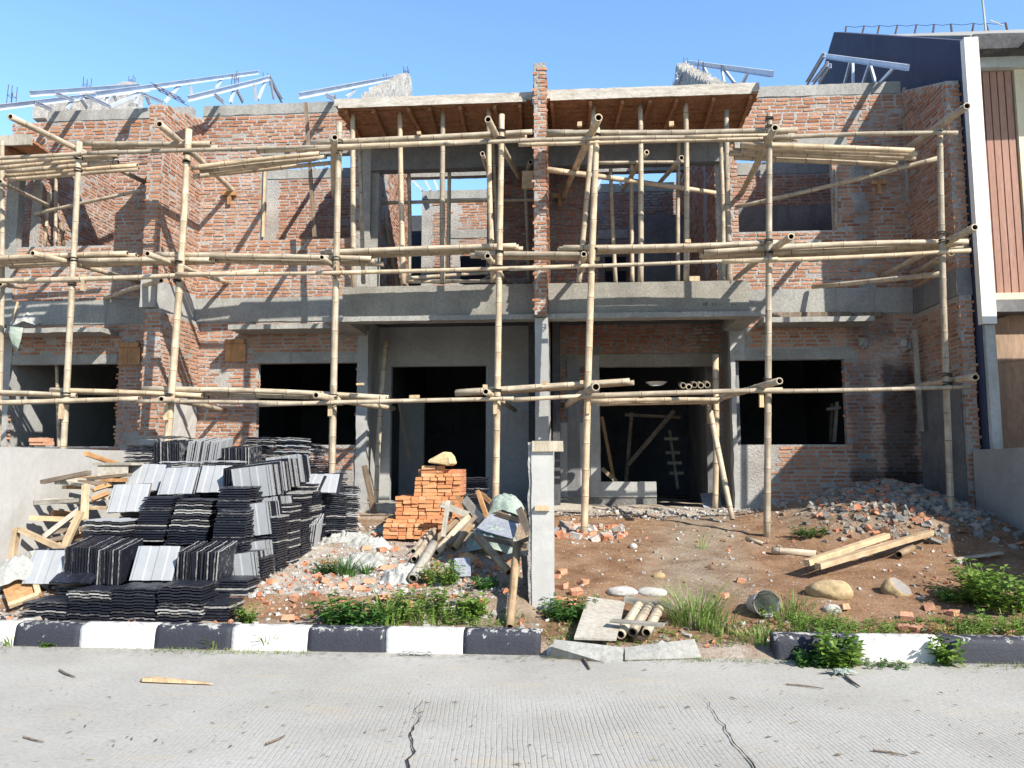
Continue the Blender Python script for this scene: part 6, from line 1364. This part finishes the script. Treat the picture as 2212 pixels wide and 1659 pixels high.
scatter('rubble', 'small stones and chips on the brown soil of the right lot', 'rubble', ['rub_white', 'rub_grey', 'soil', 'soil', 'rub_white', 'rub_brick'], 1500, (-.1, 5.5), (6.7, 11.5), .005, .034, None, 5, .6)
scatter('rubble', 'crumbled mortar along the foot of the right house front', 'rubble', ['rub_white', 'rub_grey'], 700, (-.2, 4.0), (11.6, 12.6), .012, .05, lambda x, y: .3+.7*sm(11.7, 12.3, y), 6, .5)
scatter('rubble', 'chips and crumbs in the strip behind the kerb', 'rubble', ['rub_white', 'rub_grey', 'rub_brick'], 900, (-5.2, 5.4), (6.62, 7.25), .007, .04, None, 7, .5)
scatter('rubble', 'rubble at the left end behind the kerb', 'rubble', ['rub_grey', 'rub_white', 'tile_edge'], 420, (-6.1, -4.8), (6.65, 7.6), .015, .07, None, 8, .4)
scatter('rubble', 'pale rubble blocks beside the right porch', 'rubble', ['rub_white', 'rub_grey', 'rub_brick'], 130, (-.15, .75), (10.3, 11.0), .03, .10, None, 9, .6)
GB = 'red brick pieces lying on the lots'
def bpiece(px, py, lab, L=.10, rz=None, h=.05, mat='brick_loose'):
    c = gnd(px, py); mb = MB(); rz = R.uniform(0, 3.1) if rz is None else rz; e = Matrix.Rotation(rz, 3, 'Z') @ Matrix.Rotation(R.uniform(-.35, .35), 3, 'X')
    chunk(mb, c+Vector((0, 0, h*.5)), L*.6, .055, h*.55, 0, R, e); return tag(mb.build('brick_piece', M[mat]), lab, 'brick piece', GB)
for px, py, L, lab in ((1208, 1300, .13, 'big red brick piece in the weeds right at the pillar foot'), (1232, 1306, .14, 'pale-faced brick piece standing right of the pillar foot'), (1215, 1272, .12, 'red brick piece second from the pillar, upper'), (1244, 1284, .13, 'red brick piece at the right of the pillar cluster'), (1200, 1250, .1, 'brick piece topmost of the pillar cluster'), (1262, 1262, .09, 'small brick piece at the far right of the pillar cluster'),
    (1214, 1240, .08, 'small brick chip above the pillar cluster'), (2008, 1316, .15, 'whole red brick lying on the brown soil at right'), (1960, 1338, .11, 'red brick piece below the split river stone'), (1952, 1362, .11, 'left red brick piece just behind the right black kerb'), (1978, 1364, .10, 'right red brick piece just behind the right black kerb'), (2028, 1362, .11, 'red brick piece behind the right end of the white kerb block'), (1820, 1318, .09, 'small red brick piece next to the broken white concrete block'),
    (2058, 1330, .08, 'red brick chip at the edge of the leafy bush'), (2180, 1372, .11, 'red brick piece at the right edge behind the kerb'), (1600, 1260, .07, 'upright red brick chip on the brown soil'), (1640, 1290, .08, 'brick chip just above the bucket'), (1562, 1292, .1, 'orange brick chip at the right of the tall grass'), (1384, 1388, .05, 'brick chip inside the kerb gap'),
    (790, 1188, .12, 'brick piece left in the middle of the left lot'), (825, 1192, .13, 'brick piece middle in the middle of the left lot'), (855, 1190, .1, 'brick piece right in the middle of the left lot'), (745, 1136, .11, 'brick piece right of the scaffold post foot'), (762, 1144, .12, 'brick piece in front of the white rag by the post'), (722, 1156, .1, 'brick piece left of the scaffold post foot'), (812, 1160, .11, 'brick piece on the pale green sack edge'),
    (838, 1232, .18, 'long pale brick lying aslant right of the grass tuft'), (700, 1258, .12, 'brick piece in the front rubble, far left'), (740, 1268, .13, 'brick piece in the front rubble, second from left'), (775, 1276, .13, 'brick piece in the front rubble, middle'), (800, 1262, .1, 'brick piece in the front rubble, upper right'), (825, 1296, .12, 'brick piece in the front rubble, right'), (636, 1296, .1, 'brick piece at the top of the small earth bank'), (590, 1262, .08, 'brick chip left on the rubble beside the tiles'), (622, 1340, .1, 'brick piece under the small earth bank'), (880, 1310, .09, 'brick piece among the leafy weeds, left lot'), (1072, 1232, .09, 'brick piece in the shade left of the leaning bamboo'), (1028, 1222, .1, 'brick piece right of the small grey sheet')):
    bpiece(px, py, lab, L)
mb = MB(); a = Z(305, 1469, .012); b = Z(459, 1478, .012); d = b-a; s_ = Vector((-d.y, d.x, 0)).normalized(); up_ = Vector((0, 0, 1)); T_ = (0, .06, .18, .4, .62, .85, 1); W_ = (.012, .034, .036, .030, .022, .014, .006); H_ = (.010, .022, .026, .024, .018, .014, .008); vs = []
for t, w_, h_ in zip(T_, W_, H_):
    c_ = a+d*t+s_*R.uniform(-.004, .004); vs += [c_-s_*w_, c_+s_*w_, c_+s_*w_*.7+up_*h_*R.uniform(.7, 1), c_-s_*w_*.9+up_*h_]
mb.add(vs, [(4*i+k, 4*i+(k+1) % 4, 4*i+4+(k+1) % 4, 4*i+4+k) for i in range(6) for k in range(4)]+[(0, 3, 2, 1), (24, 25, 26, 27)])
tag(mb.build('wood_splinter', M['wood_pale']), 'long splintered piece of wood lying on the road', 'wood piece')
def twig(pts, r, lab):
    mb = MB(); mb.tube([Z(x, y, .012) for x, y in pts], [r]*(len(pts)-1)+[r*.5], 5); tag(mb.build('twig', M['wood_dark']), lab, 'twig', 'twigs on the road')
twig([(128, 1447), (142, 1455), (162, 1462)], .008, 'bent dark twig on the road at the far left'); twig([(1698, 1477), (1740, 1481), (1779, 1487)], .006, 'long dark twig on the road below the right black kerb'); twig([(1825, 1459), (1840, 1472), (1858, 1483)], .010, 'green-brown stalk at the wilted plant on the road'); twig([(1256, 1417), (1266, 1432), (1274, 1445)], .013, 'thick pale stick lying at the kerb gap'); twig([(574, 1607), (600, 1597), (616, 1588)], .007, 'short thick dark twig in the middle of the road'); twig([(1885, 1620), (1920, 1624), (1960, 1632)], .006, 'thin dark twig near the bottom right of the road'); twig([(50, 1591), (75, 1598), (95, 1602)], .005, 'thin curved twig at the bottom left of the road')
rl = MB(); rnd = random.Random(12)
for i in range(260):
    px = rnd.uniform(-60, 2280); py = 1440+240*rnd.random()**.8; c = Z(px, py, .010); a = rnd.uniform(0, 6.28); L = rnd.uniform(.006, .035)*(1.5 if rnd.random() < .12 else 1); w_ = rnd.uniform(.0012, .003) if rnd.random() < .75 else rnd.uniform(.004, .009)
    d = Vector((math.cos(a), math.sin(a)*.8, 0)); s = Vector((-d.y, d.x, 0)); k = rnd.uniform(-.3, .3)*L
    rl.add([c-d*L, c+s*(w_+k), c+d*L, c+s*(k-w_)+Vector((0, 0, .004))], [(0, 3, 2, 1)])
for i in range(900):
    px = rnd.uniform(-40, 2280); c = at(px, 1400, 6.45-abs(rnd.gauss(0, .12))); c.z = .012+.006*rnd.random(); a = rnd.gauss(0, .5); L = rnd.uniform(.01, .05); w_ = rnd.uniform(.001, .004); d = Vector((math.cos(a), math.sin(a), rnd.uniform(-.1, .15))); s = Vector((-d.y, d.x, 0)); rl.add([c-d*L, c+s*w_, c+d*L, c-s*w_], [(0, 3, 2, 1)])
tag(rl.build('litter', M['straw'], origin=(0, 5, 0)), 'dry leaf and straw litter on the road and along the kerb', 'litter', None, 'stuff')
mb = MB(); c = Z(898, 1412, .012); mb.tube([c+Vector((.16*math.sin(i*.9)*math.cos(i*.23), .05*math.cos(i*1.3), .006*(i % 3))) for i in range(60)], .0035, 4); tag(mb.build('string', M['sack_white']), 'tangle of pale string lying on the road at the white kerb block', 'string')
crumple(378, 1402, .08, .07, .05, 'sack_white', 'rag', 'small white rag lying on the road by the black kerb block', 'rag', .6, seed=33)

# ------------------------------------------------------------------ weeds and grass
def blades(mb, c, n, h0, h1, spread, w_=.006, lean=.5, rnd=R):
    for i in range(n):
        a = rnd.uniform(0, 6.28); rr = spread*math.sqrt(rnd.random()); b = c+Vector((rr*math.cos(a), rr*math.sin(a)*.7, -.01)); h = rnd.uniform(h0, h1); out = Vector((math.cos(a), math.sin(a), 0))*h*rnd.uniform(.1, lean)*2; s = Vector((-math.sin(a), math.cos(a), 0))*w_*rnd.uniform(.6, 1.2)
        pts = [b+out*(t**2)+Vector((0, 0, h*(t-.25*t*t*rnd.uniform(.5, 1.6)))) for t in (0, .35, .7, 1)]
        wv = (1, .9, .6, .05); vs = []
        for p_, k in zip(pts, wv): vs += [p_-s*k, p_+s*k]
        mb.add(vs, [(2*j, 2*j+1, 2*j+3, 2*j+2) for j in range(3)], 0)
def leafy(mb, c, n, h, spread, L=.05, mi=0, rnd=R):
    """stems with pairs of small pointed leaves"""
    for i in range(n):
        a = rnd.uniform(0, 6.28); rr = spread*math.sqrt(rnd.random()); b = c+Vector((rr*math.cos(a), rr*math.sin(a)*.7, -.01)); hh = h*rnd.uniform(.35, 1); tip = b+Vector((math.cos(a)*hh*.4, math.sin(a)*hh*.4, hh))
        m_ = rnd.randint(3, 6); s = Vector((-math.sin(a), math.cos(a), 0))*.0025; mb.add([b-s, b+s, tip+s, tip-s], [(0, 1, 2, 3)], mi)
        for k in range(m_):
            q = b.lerp(tip, (k+1)/m_); th = rnd.uniform(0, 6.28)
            for sg in (0, math.pi):
                d = Vector((math.cos(th+sg), math.sin(th+sg), rnd.uniform(-.2, .6))).normalized(); l = L*rnd.uniform(.6, 1.25); sd = d.cross(Vector((0, 0, 1))).normalized()*l*.3; up = Vector((0, 0, l*.12))
                mb.add([q, q+d*l*.45-sd+up, q+d*l-up*.6, q+d*l*.45+sd+up], [(0, 1, 2, 3)], mi)
def tuft(px, py, n, h0, h1, spread, lab, mat='grass', w_=.006, lean=.5, z=None, leaves=0, lh=.1, L=.05, grp='grass tufts', name='grass_tuft', cat='grass tuft'):
    c = gnd(px, py) if z is None else Z(px, py, z); mb = MB(); blades(mb, c, n, h0, h1, spread, w_, lean)
    if leaves: leafy(mb, c, leaves, lh, spread, L, 1)
    return tag(mb.build(name, [M[mat], M['leaf']], origin=c), lab, cat, grp)
tuft(1500, 1350, 230, .18, .52, .24, 'tall bright grass clump beside the three bamboo tubes'); tuft(1550, 1365, 90, .12, .36, .16, 'shorter grass clump right of the tall one, in front of the pale slab')
tuft(746, 1242, 120, .10, .30, .12, 'dark grass tuft in the rubble of the left lot', 'leaf_dark'); tuft(792, 1240, 60, .08, .2, .08, 'small grass tuft right of the dark one in the left lot', 'leaf_dark')
tuft(830, 1352, 26, .25, .5, .10, 'long broad grass blades among the leafy weeds behind the kerb', 'leaf', .010, .4); tuft(930, 1345, 70, .10, .28, .22, 'low grass clump behind the black kerb block')
tuft(461, 1402, 40, .06, .17, .05, 'small grass tuft at the foot of the second black kerb block', z=0); tuft(575, 1402, 60, .06, .25, .07, 'grass tuft at the foot of the white kerb block, with long blades', z=0); tuft(20, 1394, 40, .06, .18, .07, 'grass tuft at the kerb foot at the far left', z=0); tuft(1700, 1330, 130, .10, .30, .3, 'grass clump right of the bucket'); tuft(1640, 1385, 120, .08, .22, .25, 'low grass clump between the pale slab and the black kerb'); tuft(1300, 1165-10, 14, .05, .2, .1, 'few grass blades on the trodden path'); tuft(1514, 1185, 20, .1, .42, .1, 'thin single grass stalks on the brown soil in the middle of the right lot', w_=.004, lean=.25)
tuft(945, 1408, 18, .05, .14, .03, 'small sprig at the foot of the white kerb block with the string', z=0)
def weed(px, py, n, h, spread, lab, mat='leaf', L=.05, z=None, grp='leafy weeds'):
    c = gnd(px, py) if z is None else Z(px, py, z); mb = MB()
    for k in range(1): leafy(mb, c, n, h, spread, L, 0)
    return tag(mb.build('leafy_weed', M[mat], origin=c), lab, 'weed', grp)
weed(735, 1350, 26, .28, .2, 'dark leafy weed behind the kerb below the rubble, left', 'leaf_dark', .09); weed(795, 1352, 22, .22, .2, 'dark leafy weed behind the kerb below the rubble, middle', 'leaf_dark', .085); weed(845, 1345, 40, .2, .16, 'leafy weed right of the long grass blades', 'leaf', .05)
weed(905, 1322, 34, .22, .24, 'light green leafy weed left of the leaning bamboo, lower', 'leaf', .065); weed(985, 1345, 40, .17, .24, 'light green leafy weed behind the black kerb block near the pillar', 'leaf', .045); weed(948, 1262, 60, .24, .18, 'light green weed below the thick bamboo offcut', 'leaf', .05); weed(705, 1240, 40, .15, .12, 'small dark weed left of the dark grass tuft', 'leaf_dark', .04); weed(1022, 1332, 24, .2, .07, 'broad-leaved weed beside the leaning bamboo foot', 'leaf', .09); weed(1048, 1275, 30, .14, .12, 'dark weed in the shade left of the pillar', 'leaf_dark', .05)
weed(1230, 1340, 60, .22, .2, 'leafy weed right of the pillar foot', 'leaf_dark', .06); weed(2175, 1318, 60, .38, .24, 'big leafy bush at the right edge of the photo', 'leaf', .11); weed(2130, 1290, 34, .34, .2, 'upper left part shoots of leafy weed next to the big bush', 'leaf', .07); weed(2190, 1365, 36, .2, .3, 'low weed below the big leafy bush', 'leaf', .05)
weed(1740, 1360, 60, .18, .32, 'low pink-tipped weed behind the right black kerb, left part', 'leaf', .04); weed(1840, 1368, 44, .16, .32, 'low weed behind the white kerb block at right', 'leaf', .04); weed(2080, 1362, 34, .14, .3, 'low weed behind the rightmost black kerb', 'leaf', .04); weed(1752, 1158, 60, .14, .2, 'small weed at the left foot of the grey rubble heap', 'leaf_dark', .04); weed(2060, 1300, 30, .14, .12, 'small light weed on the brown soil left of the big bush', 'leaf', .06)
weed(1812, 1440, 26, .26, .10, 'broad-leaved weed growing at the road edge in front of the right black kerb', 'leaf', .10, z=0); weed(1760, 1436, 40, .12, .15, 'small dark weed left of the broad-leaved weed at the road edge', 'leaf_dark', .05, z=0); weed(2048, 1436, 16, .2, .05, 'broad-leaved weed in front of the kerb at the end of the white block', 'leaf', .08, z=0); weed(105, 1396, 10, .05, .03, 'tiny weed at the foot of the leftmost black kerb block', 'leaf', .06, z=0); weed(535, 1345, 16, .2, .06, 'small light weed at the right corner of the roof tile heap', 'leaf', .06); weed(1905, 1438, 30, .05, .2, 'low weed at the foot of the right white kerb block', 'leaf_dark', .03, z=0)
c = Z(1815, 1455, .01); mb = MB()
for i in range(14):
    a = i*.45+.2; d = Vector((math.cos(a), math.sin(a)*.6, .05)); l = R.uniform(.08, .17); s = d.cross(Vector((0, 0, 1))).normalized()*.022; mb.add([c, c+d*l*.4-s+Vector((0, 0, .03)), c+d*l, c+d*l*.4+s+Vector((0, 0, .02))], [(0, 1, 2, 3)])
tag(mb.build('wilted_plant', M['sack'], origin=c), 'wilted pale plant lying on the road in front of the broad-leaved weed', 'plant')
gc = MB(); rnd = random.Random(5)
for i in range(1000):
    zone = rnd.random(); px = rnd.uniform(690, 1140) if zone < .3 else (rnd.uniform(1180, 1700) if zone < .6 else rnd.uniform(1690, 2212)); py = rnd.uniform(1320, 1356) if zone < .3 else (rnd.uniform(1345, 1400) if zone < .6 else rnd.uniform(1340, 1382))
    c = gnd(px, py)
    if rnd.random() < .6: blades(gc, c, 3, .03, .09, .03, .004, .6, rnd)
    else: leafy(gc, c, 1, .06, .02, .028, 1, rnd)
for i in range(380):
    px = rnd.choice([rnd.uniform(1170, 1680), rnd.uniform(1690, 2212), rnd.uniform(330, 680)]); c = at(px, 1420, 6.43-abs(rnd.gauss(0, .05))); c.z = 0; blades(gc, c, 3, .015, .06, .04, .003, .7, rnd)
tag(gc.build('ground_cover', [M['grass'], M['leaf']], origin=(0, 7, .1)), 'thin grass and tiny weeds along the kerb and lots', 'ground cover', None, 'stuff')
